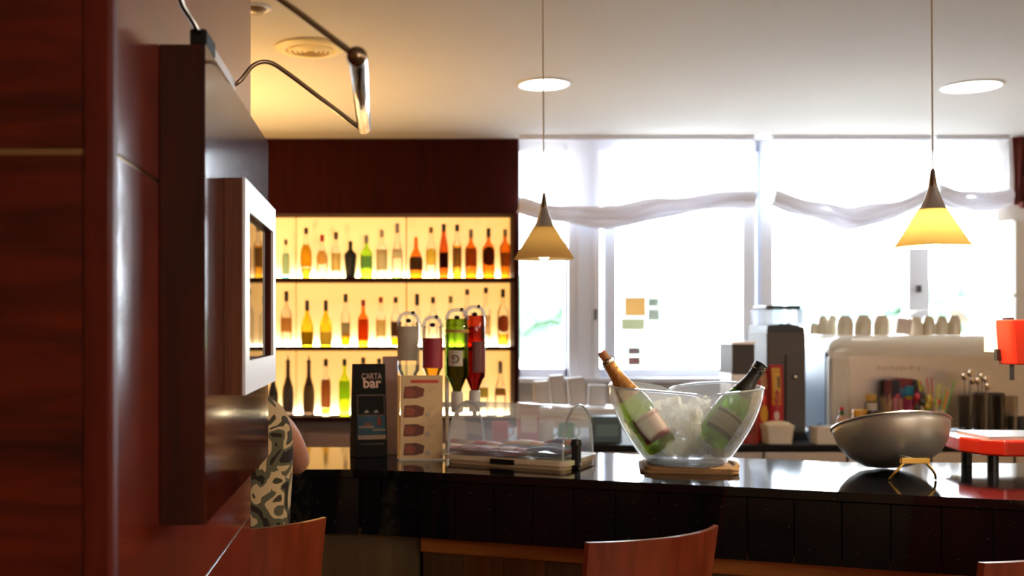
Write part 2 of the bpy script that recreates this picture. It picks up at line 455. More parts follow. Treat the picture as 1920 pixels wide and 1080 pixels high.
# ------------------------------------------------------------------ mahogany pillar by the camera
PXR, PY0, PY1 = -0.28, 1.087, 2.196
GZ = [0.532, 1.096, 1.66, 2.224]
pillar = bpy.data.objects.new('wall_pillar', None); C.objects.link(pillar); struct(pillar)
pillar['label'] = 'glossy mahogany clad pillar close to the camera'
B().span((-1.2, PY0 + 0.012, 0), (PXR - 0.012, PY1, CEIL)).build('core', 'matte_black', pillar)
zs = [0.0] + GZ + [CEIL]
gap = 0.0035
CX0 = WX(157, PY0)
for k in range(5):
    z0 = zs[k] + (gap if k else 0); z1 = zs[k + 1] - (gap if k < 4 else 0)
    B().span((-1.2, PY0, z0), (CX0 - 0.0015, PY0 + 0.02, z1)).bevel(0.0008, 1).build('panel', 'mahogany_h', pillar)
    B().span((PXR - 0.02, PY0 + 0.022, z0 + (-0.0015 if k else 0)), (PXR, PY1, z1 + (0.0015 if k < 4 else 0))).bevel(0.0008, 1).build('panel', 'mahogany_gloss', pillar)
for z in GZ:
    B().span((-1.2, PY0 + 0.003, z - gap), (CX0 - 0.002, PY0 + 0.016, z + gap)).build('groove_strip', 'groove_metal', pillar)
    B().span((PXR - 0.016, PY0 + 0.02, z - 0.002), (PXR - 0.003, PY1, z + 0.002)).build('groove_strip', 'chrome' if z < 1.3 else 'groove_metal', pillar)
B().prism([(CX0 + 0.0005, PY0 - 0.001), (PXR - 0.004, PY0 - 0.001), (PXR - 0.001, PY0 + 0.001), (PXR + 0.0005, PY0 + 0.005), (PXR + 0.0005, PY0 + 0.022), (CX0 + 0.0005, PY0 + 0.022)], 0, CEIL).build('corner_post', 'mahogany_v', pillar)

# ------------------------------------------------------------------ bottle cabinet (fixed joinery of the far wall)
CXL = -1.4
S1, S2, S3 = WZ(521, YB), WZ(650, YB), WZ(781, YB)
NTOP = WZ(402, YB)
cab = thing('bottle_cabinet', 'dark wooden wall cabinet with three backlit bottle shelves', 'cabinet', (0, YB, 0))
YF, YK = -0.05, 0.22          # relative to YB
B().span((CXL, YF, NTOP), (XC, 0.27, CEIL - 0.002)).build('header', 'dark_header', cab)
B().span((WX(963, YB), YF, S3 - 0.03), (XC, 0.27, NTOP)).build('side_panel', 'dark_header', cab)
B().span((CXL, YF, S3 - 0.03), (CXL + 0.03, 0.27, NTOP)).build('side_panel', 'dark_header', cab)
for z in (S1, S2, S3):
    B().span((CXL + 0.03, YF, z - 0.027), (WX(963, YB), YK - 0.003, z)).bevel(0.002, 1).build('shelf', 'dark_header', cab)
    B().span((CXL + 0.06, YK - 0.026, z + 0.0005), (WX(960, YB), YK - 0.01, z + 0.01)).build('light_strip', 'light_strip', cab)
edges = [CXL + 0.03, WX(555, YB + YK), WX(762, YB + YK), WX(968, YB + YK)]
for a, c in zip(edges[:-1], edges[1:]):
    for z0, z1 in ((S3, S2), (S2, S1), (S1, NTOP)):
        B().span((a + 0.004, YK, z0), (c - 0.004, YK + 0.02, z1)).build('light_panel', 'light_panel', cab)
B().span((CXL, 0.241, S3), (XC, 0.26, NTOP)).build('back_board', 'dark_header', cab)
base = thing('base_cabinet', 'grey mauve cabinet below the bottle shelves', 'cabinet', (0, YB, 0))
mat('mauve_panel', srgb(150, 128, 122), 0.5, vary=0.06)
B().span((CXL, 0.0, 0), (XC, 0.25, S3 - 0.08)).build('body', 'mauve_panel', base)
for a, c in ((CXL, -0.98), (-0.975, -0.56), (-0.555, -0.13), (-0.125, 0.3), (0.305, XC)):
    B().span((a + 0.003, -0.02, 0.1), (c - 0.003, -0.0005, S3 - 0.12)).bevel(0.003, 1).build('door', 'mauve_panel', base)
B().span((CXL, -0.03, S3 - 0.08), (XC, 0.25, S3 - 0.031)).build('rail', plain(92, 84, 84), base)

# ------------------------------------------------------------------ the bar
DZ = 0.175
def dropY(py, drop=EYE - BAR): return drop * F / (py - V0)
front = [(-1.6, 2.868), (-0.09, 2.868)]
# rounded bend, then the long run towards the right
A0, A1 = Vector((-0.09, 2.868)), Vector((1.382, 2.353))
run = (A1 - Vector((-0.02, 2.857))).normalized()
front += [(-0.055, 2.865), (-0.02, 2.857), (0.02, 2.8445)]
p_end = Vector((0.02, 2.8445)) + run * 2.55
front.append((p_end.x, p_end.y))
backline = [(2.75, 2.95), (1.30, 3.02), (0.62, 3.26), (0.1, 3.40), (-1.6, 3.40)]
bar = thing('bar_counter', 'long black stone bar counter with wooden front, bent at one end', 'bar counter')
b = B().prism(front + backline, BAR - 0.022, BAR); b.bevel(0.002, 1)
b.build('worktop', 'stone_top', bar)
# fascia of stone tiles
B().prism([(x, y + 0.024) for x, y in front] + [(x, y - 0.06) for x, y in backline], BAR - 0.16, BAR - 0.0225).build('carcass', 'matte_black', bar)
def tiles_along(P, Q, w, z0, z1, name, m, parent, off=0.004, th=0.018, g=0.0012):
    P = Vector(P); Q = Vector(Q); d = Q - P; Ln = d.length; u = d / Ln; nrm = Vector((-u.y, u.x))
    n = max(1, round(Ln / w)); ww = Ln / n; ang = math.atan2(u.y, u.x)
    for k in range(n):
        c = P + u * (ww * (k + 0.5)) + nrm * (off + th / 2)
        mm = m(k) if callable(m) else m
        B().box((0, 0, 0), (ww - g, th, z1 - z0)).bevel(0.0008, 1).build(name, mm, parent, (c.x, c.y, (z0 + z1) / 2), ang)
tiles_along((-1.6, 2.868), (-0.075, 2.868), 0.3, BAR - DZ, BAR - 0.024, 'fascia_tile', 'black_stone', bar)
tiles_along((-0.07, 2.867), (-0.02, 2.857), 0.1, BAR - DZ, BAR - 0.024, 'fascia_tile', 'black_stone', bar)
tiles_along((-0.018, 2.8565), p_end, 0.1045, BAR - DZ, BAR - 0.024, 'fascia_tile', 'black_stone', bar)
# wooden front set back below
nr = Vector((-run.y, run.x))
SB = 0.13
q0 = Vector((0.055, 2.833)) + nr * SB; q1 = Vector((p_end.x, p_end.y)) + nr * SB
tiles_along((-1.6, 2.868 + SB), (q0.x - 0.003, 2.868 + SB), 0.32, 0.05, BAR - DZ, 'front_panel', 'front_wood_dark', bar, 0.0, 0.02, 0.002)
tiles_along(q0, q1, 0.115, 0.05, BAR - DZ - 0.02, 'front_panel', lambda k: 'front_wood' if k % 3 else 'front_wood_dark', bar, 0.004, 0.02, 0.0015)
zt = BAR - DZ - SB * (EYE - BAR + DZ) / 2.75
mq = (q0 + q1) / 2 + nr * 0.001
B().box((0, 0, 0), ((q1 - q0).length, 0.022, 0.07)).bevel(0.002, 1).build('top_trim', 'trim_wood', bar, (mq.x - nr.x * 0.008, mq.y - nr.y * 0.008, zt + 0.0), math.atan2(run.y, run.x))
B().prism([(x, y + SB + 0.05) for x, y in front] + [(x, y - 0.06) for x, y in backline], 0.0, BAR - 0.161).build('body', 'matte_black', bar)

# ================================================================== PILLAR FITTINGS
BX = WX(385, 1.311)
board = thing('wall_board', 'thick glossy mahogany board fixed to the pillar', 'wall board', (PXR, 1.311, WZ(985, 1.311)))
bh = WZ(82, 1.311) - WZ(985, 1.311)
B().span((0.0005, 0.0015, 0), (BX - PXR - 0.0012, 0.695, bh)).bevel(0.0012, 2).build('core', 'board_end', board)
B().span((BX - PXR - 0.0011, 0.0005, 0.001), (BX - PXR, 0.697, bh - 0.001)).build('gloss_face', 'board_gloss', board)
# white framed picture
FX0, FX1 = BX, WX(460, 1.462)
FY0, FY1 = 1.462, 1.8626
FZ0, FZ1 = WZ(741, 1.462), WZ(333, 1.462)
fr = thing('framed_picture', 'small picture in a wooden box frame with a white face', 'picture', (FX0, FY0, FZ0))
fw, fh, fd = FY1 - FY0, FZ1 - FZ0, FX1 - FX0
e0, e1, h0, h1 = 0.046, fw - 0.040, 0.046, fh - 0.042
b = B(); t = 0.004
b.span((0.0005, 0, 0), (fd - t, 0.008, fh)).span((0.0005, fw - 0.008, 0), (fd - t, fw, fh)).span((0.0005, 0.008, 0), (fd - t, fw - 0.008, 0.008)).span((0.0005, 0.008, fh - 0.008), (fd - t, fw - 0.008, fh))
b.build('box_side', 'frame_wood', fr)
b = B()
b.span((fd - t, 0, 0), (fd, e0, fh)).span((fd - t, e1, 0), (fd, fw, fh)).span((fd - t, e0, 0), (fd, e1, h0)).span((fd - t, e0, h1), (fd, e1, fh))
b.build('white_face', 'white_paint', fr)
b = B()
b.span((fd - 0.012, e0 - 0.003, h0), (fd - t, e0, h1)).span((fd - 0.012, e1, h0), (fd - t, e1 + 0.003, h1)).span((fd - 0.012, e0, h0 - 0.003), (fd - t, e1, h0)).span((fd - 0.012, e0, h1), (fd - t, e1, h1 + 0.003))
b.build('inner_edge', 'mahogany_v', fr)
m, N, L, p = new_mat('picture_print')
tc = N.new('ShaderNodeTexCoord'); sp = N.new('ShaderNodeSeparateXYZ'); L.new(tc.outputs['Object'], sp.inputs[0])
n = N.new('ShaderNodeTexNoise'); n.inputs['Scale'].default_value = 14; L.new(tc.outputs['Object'], n.inputs['Vector'])
cr = N.new('ShaderNodeValToRGB'); L.new(n.outputs['Fac'], cr.inputs[0])
cr.color_ramp.elements[0].position = 0.35; cr.color_ramp.elements[0].color = srgb(206, 200, 176)
cr.color_ramp.elements[1].position = 0.6; cr.color_ramp.elements[1].color = srgb(246, 236, 206)
L.new(cr.outputs[0], p.inputs['Base Color']); p.inputs['Roughness'].default_value = 0.6
B().span((0.002, 0.01, 0.01), (fd - 0.013, fw - 0.01, fh - 0.01)).build('print', 'picture_print', fr)
B().span((fd - 0.0118, e0, h0), (fd - 0.009, e1, h1)).build('glazing', 'picture_glass', fr)

# picture lamp with two arms
ZT = FZT = WZ(82, 1.311)
lamp = thing('picture_lamp', 'chrome picture light with two curved arms on top of the board', 'lamp', (BX, 1.43, ZT))
def rel(px, py, Y): return W(px, py, Y) - Vector((BX, 1.43, ZT))
TX = WX(668, 1.18)
B().span((-0.016, -0.045, -0.001), (0.0006, 0.137, 0.0135)).bevel(0.001, 1).build('mount_bar', 'white_paint', lamp)
B().span((-0.02, -0.115, -0.001), (0.0008, -0.046, 0.02)).bevel(0.002, 1).build('bracket', 'matte_black', lamp)
def arc(pts, n=6):
    """smooth curve through points (Catmull-Rom)"""
    pts = [Vector(p) for p in pts]; out = []
    for i in range(len(pts) - 1):
        p0 = pts[max(i - 1, 0)]; p1 = pts[i]; p2 = pts[i + 1]; p3 = pts[min(i + 2, len(pts) - 1)]
        for k in range(n):
            t = k / n
            out.append(0.5 * ((2 * p1) + (-p0 + p2) * t + (2 * p0 - 5 * p1 + 4 * p2 - p3) * t * t + (-p0 + 3 * p1 - 3 * p2 + p3) * t ** 3))
    out.append(pts[-1]); return out
B().tube(arc([rel(436, 161, 1.565), rel(452, 150, 1.567), rel(476, 122, 1.572), rel(505, 117, 1.577), rel(540, 138, 1.583), rel(606, 188, 1.592), rel(676, 241, 1.6)]), 0.0033, 10).build('arm', 'dark_chrome', lamp, smooth=True)
B().tube(arc([rel(378, 72, 1.33), rel(362, 42, 1.29), rel(338, 0, 1.235), rel(350, -30, 1.20), rel(400, -48, 1.185), rel(460, -45, 1.18), rel(530, 2, 1.18), rel(600, 54, 1.18), rel(668, 106, 1.18)]), 0.0034, 10).build('arm', 'dark_chrome', lamp, smooth=True)
a, c = rel(671, 108, 1.18), rel(683, 240, 1.6)
dirv = (c - a).normalized()
B().tube([a, a + dirv * 0.006, c - dirv * 0.006, c], [0.009, 0.0105, 0.0105, 0.009], 20).build('tube_shade', 'chrome', lamp, smooth=True)
B().ball(a + Vector((-0.001, 0, 0.001)), 0.0115, 3).build('ball_joint', 'dark_chrome', lamp, smooth=True)

# ================================================================== CEILING FITTINGS
def downlight(px, py, r, label):
    Y = (CEIL - EYE) * F / (V0 - py)
    t = thing('ceiling_downlight', label, 'ceiling light', (WX(px, Y), Y, CEIL), group='ceiling downlights')
    B().lathe([(r - 0.018, 0.001), (r - 0.016, -0.008), (r - 0.004, -0.009), (r, -0.004), (r, 0.001)], 40).build('ring', 'white_paint', t, smooth=True)
    B().lathe([(0, -0.004), (r - 0.017, -0.004)], 40).build('diffuser', 'downlight', t)
downlight(1020, 157, 0.143, 'round ceiling downlight beside the cord of the tan pendant lamp')
downlight(1822, 161, 0.155, 'round ceiling downlight beside the cord of the glowing pendant lamp')
Y = (CEIL - EYE) * F / (V0 - 14)
t = thing('unlit_downlight', 'unlit round ceiling fitting half hidden behind the pillar', 'ceiling fitting', (WX(478, Y), Y, CEIL))
B().lathe([(.066, 0), (.066, -.006), (.058, -.010), (.05, -.008)], 32).build('rim', 'white_paint', t, smooth=True)
B().lathe([(.05, -.008), (.035, -.022), (0, -.026)], 32).build('dome', plain(150, 120, 90, .4), t, smooth=True)  # unlit downlight: brown dish colour stands in for its shaded recess
Y = (CEIL - EYE) * F / (V0 - 88)
vent = thing('ceiling_vent', 'round cream ceiling air vent with concentric rings', 'air vent', (WX(582, Y), Y, CEIL))
mat('vent_cream', srgb(242, 226, 176), 0.5, vary=0.02)
B().lathe([(0.165, 0), (0.165, -0.008), (0.15, -0.016), (0.115, -0.018), (0.11, -0.006), (0.0, -0.006)], 44).build('plate', 'vent_cream', vent, smooth=True)
for r in (0.095, 0.072, 0.05, 0.028):
    B().lathe([(r + 0.004, -0.007), (r + 0.008, -0.02), (r - 0.006, -0.024), (r - 0.004, -0.007)], 40).build('ring', 'vent_cream', vent, smooth=True)

def pendant(px, Y, ytip, ybot, label, bulb):
    zb = WZ(ybot, Y); X = WX(px, Y)
    t = thing('pendant_lamp', label, 'pendant lamp', (X, Y, zb), group='pendant lamps above the bar')
    top = CEIL - zb
    B().tube([(-0.005, 0, top), (-0.002, 0, 0.5), (0, 0, 0.2)], 0.0022, 8).build('cord', plain(196, 180, 150, 0.5), t)
    B().lathe([(0.03, top - 0.002), (0.03, top - 0.02), (0.006, top - 0.03)], 20).build('ceiling_cap', 'steel', t)
    B().lathe([(0.0035, 0.203), (0.006, 0.196), (0.0105, 0.16), (0.0105, 0.155)], 18).build('socket', 'dark_chrome', t, smooth=True)
    B().lathe([(0.0105, 0.157), (0.017, 0.135), (0.03, 0.102), (0.034, 0.098), (0.03, 0.096)], 24).build('metal_cone', 'steel', t, smooth=True)
    B().lathe([(0.032, 0.1), (0.091, 0.002), (0.0905, 0.0), (0.0885, 0.002), (0.029, 0.098)], 40).build('shade', 'lamp_glass', t, smooth=True)
    B().lathe([(0, -0.004), (0.012, -0.001), (0.022, 0.012), (0.024, 0.03), (0.016, 0.055), (0.012, 0.08), (0, 0.08)], 20).build('bulb', bulb, t, smooth=True)
pendant(1020, 3.27, 362, 486, 'pendant lamp with unlit tan cone shade beside the bottle cabinet', 'bulb_low')
pendant(1749, 2.77, 320, 463, 'pendant lamp with glowing yellow cone shade by the coffee machine', 'bulb_warm')

# added wall sconces, out of view, put in to warm the ceiling
for i, y in enumerate((0.4, 2.6, 4.9)):
    t = thing('added_sconce', ['added unseen warm wall sconce furthest from the bottle cabinet', 'added unseen warm wall sconce in the middle of the side wall', 'added unseen warm wall sconce nearest the bottle cabinet'][i], 'wall lamp', (XL + 0.001, y, 1.9), group='added wall sconces')
    B().lathe([(0.06, 0.0), (0.14, 0.16), (0.13, 0.16), (0.05, 0.005)], 24, (0.16, 0, 0)).build('bowl_shade', 'cream_enamel', t, smooth=True)
    B().span((0, -0.03, 0.01), (0.11, 0.03, 0.05)).build('bracket', 'steel', t)
    B().ball((0.16, 0, 0.1), 0.045, 2).build('bulb', 'added_sconce_glow', t, smooth=True)

# added uplighter hidden by the pillar, gives the ceiling its warm wash
t = thing('added_uplighter', 'added brass floor lamp with upturned bowl, unseen beyond the pillar', 'floor lamp', (-1.15, 5.9, 0.0005))
B().lathe([(0, 0), (.15, 0), (.15, .015), (.02, .03), (.012, .04)], 28).build('base', 'brass', t, smooth=True)
B().tube([(0, 0, .03), (0, 0, 1.42)], .012, 12).build('pole', 'brass', t)
B().lathe([(.012, 1.40), (.06, 1.43), (.17, 1.485), (.17, 1.49), (.05, 1.445), (0, 1.44)], 32).build('bowl_shade', 'brass', t, smooth=True)
B().lathe([(0, 1.482), (.1, 1.482)], 28).build('light_disc', 'added_uplight', t)
# added globe lamps out of view, lighting the bar from the front
gl = [(1.2, -1.8, 'added unseen warm globe lamp over the middle of the dining side'), (2.9, -1.2, 'added unseen warm globe lamp over the dining side opposite the coffee machine'), (2.4, -2.7, 'added unseen warm globe lamp by the near wall'), (3.6, 1.0, 'added unseen warm globe lamp near the end of the bar')]
for x, y, lb in gl:
    t = thing('added_globe_lamp', lb, 'pendant lamp', (x, y, 2.05), group='added globe lamps of the dining side')
    B().tube([(0, 0, .14), (0, 0, CEIL - 2.052)], .003, 6).build('cord', 'steel', t)
    B().ball((0, 0, 0), .15, 3).build('globe', 'added_globe_glow', t, smooth=True)
    B().lathe([(.03, .14), (.03, .17), (.008, .18)], 16).build('holder', 'steel', t)

# ================================================================== BOTTLES ON THE SHELVES
def arc_shell(r, z0, z1, half=1.1, n=10, a0=-PI / 2, th=0.0008, taper=None, oval=False):
    """curved label hugging a round bottle, centred on the side facing a0"""
    b = B()
    def rad(z): return (taper(z) if taper else r)
    def f(u, v, off):
        a = a0 + (2 * u - 1) * half
        if oval:
            zm, zh = (z0 + z1) / 2, (z1 - z0) / 2
            k = math.sqrt(max(0.0, 1 - (2 * u - 1) ** 2 * 0.98)); z = zm + (2 * v - 1) * zh * k
        else: z = z0 + (z1 - z0) * v
        R = rad(z) + off
        return Vector((R * math.cos(a), R * math.sin(a), z))
    b.grid(lambda u, v: f(u, v, 0.0006 + th), n, 4)
    return b
def bottle_profile(kind, r, H):
    n = min(0.0135, r * 0.42)
    if kind == 'wine': return [(0, 0), (r * .9, 0), (r, .02 * H), (r, .40 * H), (r * .88, .52 * H), (r * .6, .62 * H), (n * 1.1, .72 * H), (n, .97 * H), (n, H), (0, H)]
    if kind == 'brandy': return [(0, 0), (r * .88, 0), (r * .96, .03 * H), (r, .35 * H), (r * .98, .47 * H), (r * .7, .6 * H), (n * 1.2, .72 * H), (n, .95 * H), (n, H), (0, H)]
    if kind == 'tall': return [(0, 0), (r * .9, 0), (r, .02 * H), (r, .48 * H), (r * .85, .62 * H), (n * 1.3, .78 * H), (n, .96 * H), (n, H), (0, H)]
    if kind == 'round': return [(0, 0), (r * .55, 0), (r * .62, .03 * H), (r * .95, .25 * H), (r, .4 * H), (r * .9, .55 * H), (r * .5, .67 * H), (n, .73 * H), (n, H), (0, H)]
    if kind == 'square': return [(0, 0), (r * .9, 0), (r * .97, .02 * H), (r, .5 * H), (r * .97, .62 * H), (r * .55, .7 * H), (n, .74 * H), (n, H), (0, H)]
    if kind == 'shaped': return [(0, 0), (r * .76, 0), (r * .8, .04 * H), (r * .86, .3 * H), (r, .58 * H), (r * .96, .66 * H), (r * .5, .74 * H), (n * 1.1, .78 * H), (n, H), (0, H)]
    return [(0, 0), (r * .92, 0), (r, .02 * H), (r, .56 * H), (r * .9, .63 * H), (r * .5, .7 * H), (n, .76 * H), (n, H), (0, H)]      # spirit
def prof_r(prof, z):
    for (r0, z0), (r1, z1) in zip(prof[:-1], prof[1:]):
        if z0 <= z <= z1 and z1 > z0: return r0 + (r1 - r0) * (z - z0) / (z1 - z0)
    return prof[-2][0]
YBOT = YB + 0.075
SC = F / YBOT
_paper = {}
def paper(r, g, b, *_):
    """printed bottle label that lets some of the light behind it through"""
    k = (r, g, b)
    if k not in _paper:
        m, N, L, p = new_mat('label_%d_%d_%d' % k); N.remove(p)
        tr = N.new('ShaderNodeBsdfTranslucent'); d = N.new('ShaderNodeBsdfDiffuse')
        for q in (tr, d): q.inputs[0].default_value = srgb(r, g, b)
        a = N.new('ShaderNodeMixShader'); a.inputs[0].default_value = 0.4
        L.new(tr.outputs[0], a.inputs[1]); L.new(d.outputs[0], a.inputs[2]); L.new(a.outputs[0], N['Material Output'].inputs[0])
        _paper[k] = m
    return _paper[k]
def shelf_bottle(shelf, px, ytop, wpx, kind, glass_m, cap, lab, label, liquid=None, oval=False, capfrac=None, pourer=False, neckwrap=None, group=None):
    z0 = (S1, S2, S3)[shelf]
    ybase = V0 - (z0 - EYE) * SC
    H = (ybase - ytop) / SC; r = wpx / SC / 2
    t = thing('bottle', label, 'bottle', (WX(px, YBOT), YBOT, z0 + 0.0005), group=group)
    capy = cap[1] if cap else ytop
    ch = (capy - ytop) / SC
    pr = bottle_profile(kind, r, H - (0.012 if pourer else 0.002))
    B().lathe(pr, 22).build('glass', glass_m, t, smooth=True, angle=60)
    if cap:
        cr_ = max(prof_r(pr, H - ch * 0.4) + 0.0015, 0.0115)
        B().lathe([(cr_ * .98, H - ch), (cr_, H - ch + 0.002), (cr_, H - 0.001), (cr_ * .9, H), (0, H)], 16).build('cap', plain(*cap[0]), t, smooth=True)
    if pourer:
        B().lathe([(0.016, H - 0.02), (0.017, H - 0.012), (0.012, H - 0.004), (0.005, H), (0.004, H + 0.03), (0, H + 0.03)], 14).build('pourer', plain(120, 100, 96, 0.3), t, smooth=True)
    if neckwrap:
        y0, y1, colr = neckwrap
        za, zb = (ybase - y1) / SC, (ybase - y0) / SC
        B().lathe([(prof_r(pr, za + (zb - za) * k / 6) + 0.0008, za + (zb - za) * k / 6) for k in range(7)], 18).build('neck_foil', plain(*colr), t, smooth=True)
    if lab:
        y0, y1, colr = lab
        arc_shell(r, (ybase - y1) / SC, (ybase - y0) / SC, 1.15, 10, taper=lambda z: prof_r(pr, z), oval=oval).build('label', paper(*colr), t, smooth=True)
    if liquid:
        ylev, colr = liquid
        zl = (ybase - ylev) / SC
        pts = [(0, 0.003)] + [(prof_r(pr, 0.004 + (zl - 0.004) * k / 5) - 0.0015, 0.004 + (zl - 0.004) * k / 5) for k in range(6)] + [(0, zl)]
        B().lathe(pts, 20).build('liquid', tinted(*colr), t, smooth=True, angle=60)
    return t
AMB = tinted(214, 116, 22); AMB2 = tinted(196, 88, 22); CLR = 'clear_glass'
G1, G2, G3 = 'bottles on the top shelf', 'bottles on the middle shelf', 'bottles on the bottom shelf'
sb = shelf_bottle
BRN = (40, 26, 20)
sb(0, 536, 449, 15, 'spirit', tinted(226, 240, 226), ((110, 100, 90), 459), (475, 516, (176, 190, 150)), 'slim pale green bottle, nearest the white picture frame on the top shelf', (519, (60, 170, 180)), group=G1)
sb(0, 574, 427, 23, 'round', CLR, ((44, 16, 14), 439), (459, 501, (226, 160, 30)), 'rounded golden bottle with maroon cap on the top shelf', (503, (240, 176, 40)), group=G1)
sb(0, 604, 440, 23, 'round', CLR, ((190, 44, 30), 453), (470, 497, (206, 148, 70)), 'clear bottle with round orange label and red cap on the top shelf', oval=True, group=G1)
sb(0, 630, 435, 19, 'square', CLR, ((70, 50, 36), 449), (475, 508, (206, 172, 100)), 'clear bottle with square tan label and brown cap on the top shelf', group=G1)
sb(0, 657, 452, 24, 'shaped', 'black_plastic', ((16, 14, 14), 462), None, 'solid black bottle on the top shelf', group=G1)
sb(0, 687, 441, 23, 'spirit', tinted(164, 226, 60), ((150, 140, 130), 456), (481, 503, (120, 140, 130)), 'bright green bottle with grey label on the top shelf', group=G1)
sb(0, 716, 431, 22, 'square', CLR, ((196, 180, 150), 445), (468, 507, (196, 172, 128)), 'clear bottle with tall beige label beside the bright green bottle', group=G1)
sb(0, 745, 419, 22, 'wine', CLR, ((176, 160, 150), 437), (467, 485, (206, 186, 146)), 'tall clear bottle with small beige label on the top shelf by the panel joint', (519, (150, 200, 90)), group=G1)
sb(0, 780, 444, 26, 'brandy', AMB, None, (482, 507, (62, 58, 48)), 'broad amber bottle with black label on the top shelf', group=G1)
sb(0, 808, 426, 21, 'spirit', CLR, ((150, 110, 60), 437), (466, 498, (226, 190, 70)), 'clear bottle with round yellow label on the top shelf', oval=True, group=G1)
sb(0, 832, 420, 18, 'tall', AMB2, ((52, 22, 14), 434), (474, 503, (40, 26, 22)), 'tall slim brown bottle with black label on the top shelf', group=G1)
sb(0, 857, 421, 18, 'square', CLR, ((44, 42, 70), 434), (465, 501, (140, 116, 80)), 'clear square bottle with navy cap and yellow drink on the top shelf', (461, (250, 190, 40)), group=G1)
sb(0, 883, 430, 23, 'spirit', AMB, ((160, 140, 110), 446), (466, 500, (140, 82, 36)), 'amber bottle with brown label and pale cap on the top shelf', group=G1)
sb(0, 916, 428, 24, 'spirit', AMB, ((40, 24, 20), 445), (463, 499, (62, 34, 22)), 'amber bottle with dark oval label and black cap on the top shelf', oval=True, group=G1)
sb(0, 947, 430, 21, 'shaped', AMB, ((170, 140, 70), 443), (474, 500, (150, 100, 50)), 'amber bottle nearest the window on the top shelf', group=G1)
# middle shelf
sb(1, 537, 546, 22, 'spirit', tinted(222, 216, 206), ((44, 32, 28), 565), (596, 622, (190, 130, 70)), 'grey bottle with orange label nearest the picture frame on the middle shelf', group=G2)
sb(1, 576, 563, 24, 'wine', tinted(240, 206, 40), None, (622, 648, (120, 100, 30)), 'yellow wine bottle with olive label on the middle shelf', neckwrap=(563, 583, BRN), group=G2)
sb(1, 611, 563, 24, 'wine', tinted(240, 206, 40), None, (622, 648, (176, 160, 116)), 'yellow wine bottle with grey label on the middle shelf', neckwrap=(563, 583, BRN), group=G2)
sb(1, 648, 551, 18, 'square', CLR, ((30, 24, 22), 567), (605, 631, (146, 132, 96)), 'clear square bottle with grey label and amber drink on the middle shelf', (630, (250, 170, 20)), group=G2)
sb(1, 681, 562, 21, 'spirit', tinted(240, 130, 26), ((170, 40, 34), 574), (598, 638, (190, 84, 36)), 'orange bottle with red cap on the middle shelf', group=G2)
sb(1, 714, 557, 20, 'square', CLR, ((190, 50, 40), 568), (600, 631, (214, 176, 104)), 'clear bottle with tan label and red cap on the middle shelf', group=G2)
sb(1, 742, 557, 20, 'square', CLR, ((40, 28, 24), 568), (603, 631, (70, 44, 30)), 'bottle with dark brown label half behind the clear upturned bottle', (632, (250, 170, 20)), group=G2)
sb(1, 782, 551, 20, 'wine', CLR, ((36, 26, 22), 573), None, 'clear bottle with long black cap behind the upturned bottles', group=G2)
sb(1, 812, 557, 20, 'spirit', CLR, ((50, 34, 26), 569), None, 'clear bottle with short dark cap behind the upturned red-labelled bottle', group=G2)
sb(1, 845, 555, 20, 'spirit', CLR, ((170, 150, 90), 568), None, 'clear bottle with pale cap behind the upturned green bottle', group=G2)
sb(1, 876, 542, 20, 'spirit', CLR, ((60, 40, 30), 553), None, 'clear bottle with brown cap behind the upturned red bottle', group=G2)
sb(1, 911, 539, 19, 'square', CLR, ((46, 32, 26), 550), (591, 629, (226, 186, 130)), 'clear bottle with tall cream label on the middle shelf', group=G2)
sb(1, 943, 542, 22, 'square', CLR, ((50, 34, 28), 558), (591, 623, (140, 60, 36)), 'bottle with dark red oval label nearest the window on the middle shelf', (626, (250, 190, 50)), oval=True, group=G2)
# bottom shelf
sb(2, 512, 690, 20, 'wine', 'black_plastic', None, (742, 772, (150, 140, 120)), 'dark bottle beside the seated person, lowest shelf', group=G3)
sb(2, 540, 674, 22, 'wine', tinted(40, 32, 28), None, (724, 772, (140, 130, 124)), 'dark bottle with pourer nearest the seated person on the bottom shelf', pourer=True, group=G3)
sb(2, 579, 674, 22, 'wine', tinted(40, 30, 24), None, (724, 772, (176, 150, 110)), 'dark bottle with pourer and beige label on the bottom shelf', pourer=True, group=G3)
sb(2, 611, 673, 19, 'square', CLR, ((62, 42, 30), 687), (711, 764, (160, 92, 50)), 'clear bottle with brown and orange label on the bottom shelf', (766, (250, 180, 40)), group=G3)
sb(2, 646, 673, 22, 'square', tinted(206, 236, 40), ((24, 60, 30), 686), (714, 748, (170, 210, 60)), 'lime green bottle with dark green cap on the bottom shelf', group=G3)
sb(2, 681, 670, 20, 'spirit', CLR, ((60, 44, 34), 682), None, 'bottle with brown cap showing above the black menu box', group=G3)
sb(2, 711, 672, 20, 'spirit', CLR, ((36, 28, 24), 682), None, 'bottle with black cap showing above the edge of the black menu box', group=G3)
sb(2, 906, 690, 20, 'spirit', CLR, ((150, 140, 120), 702), (726, 745, (150, 130, 60)), 'clear bottle with small olive label above the domed food cover', group=G3)
sb(2, 938, 677, 22, 'wine', CLR, ((150, 140, 120), 700), (727, 741, (140, 96, 50)), 'clear bottle with small brown label nearest the window on the bottom shelf', group=G3)

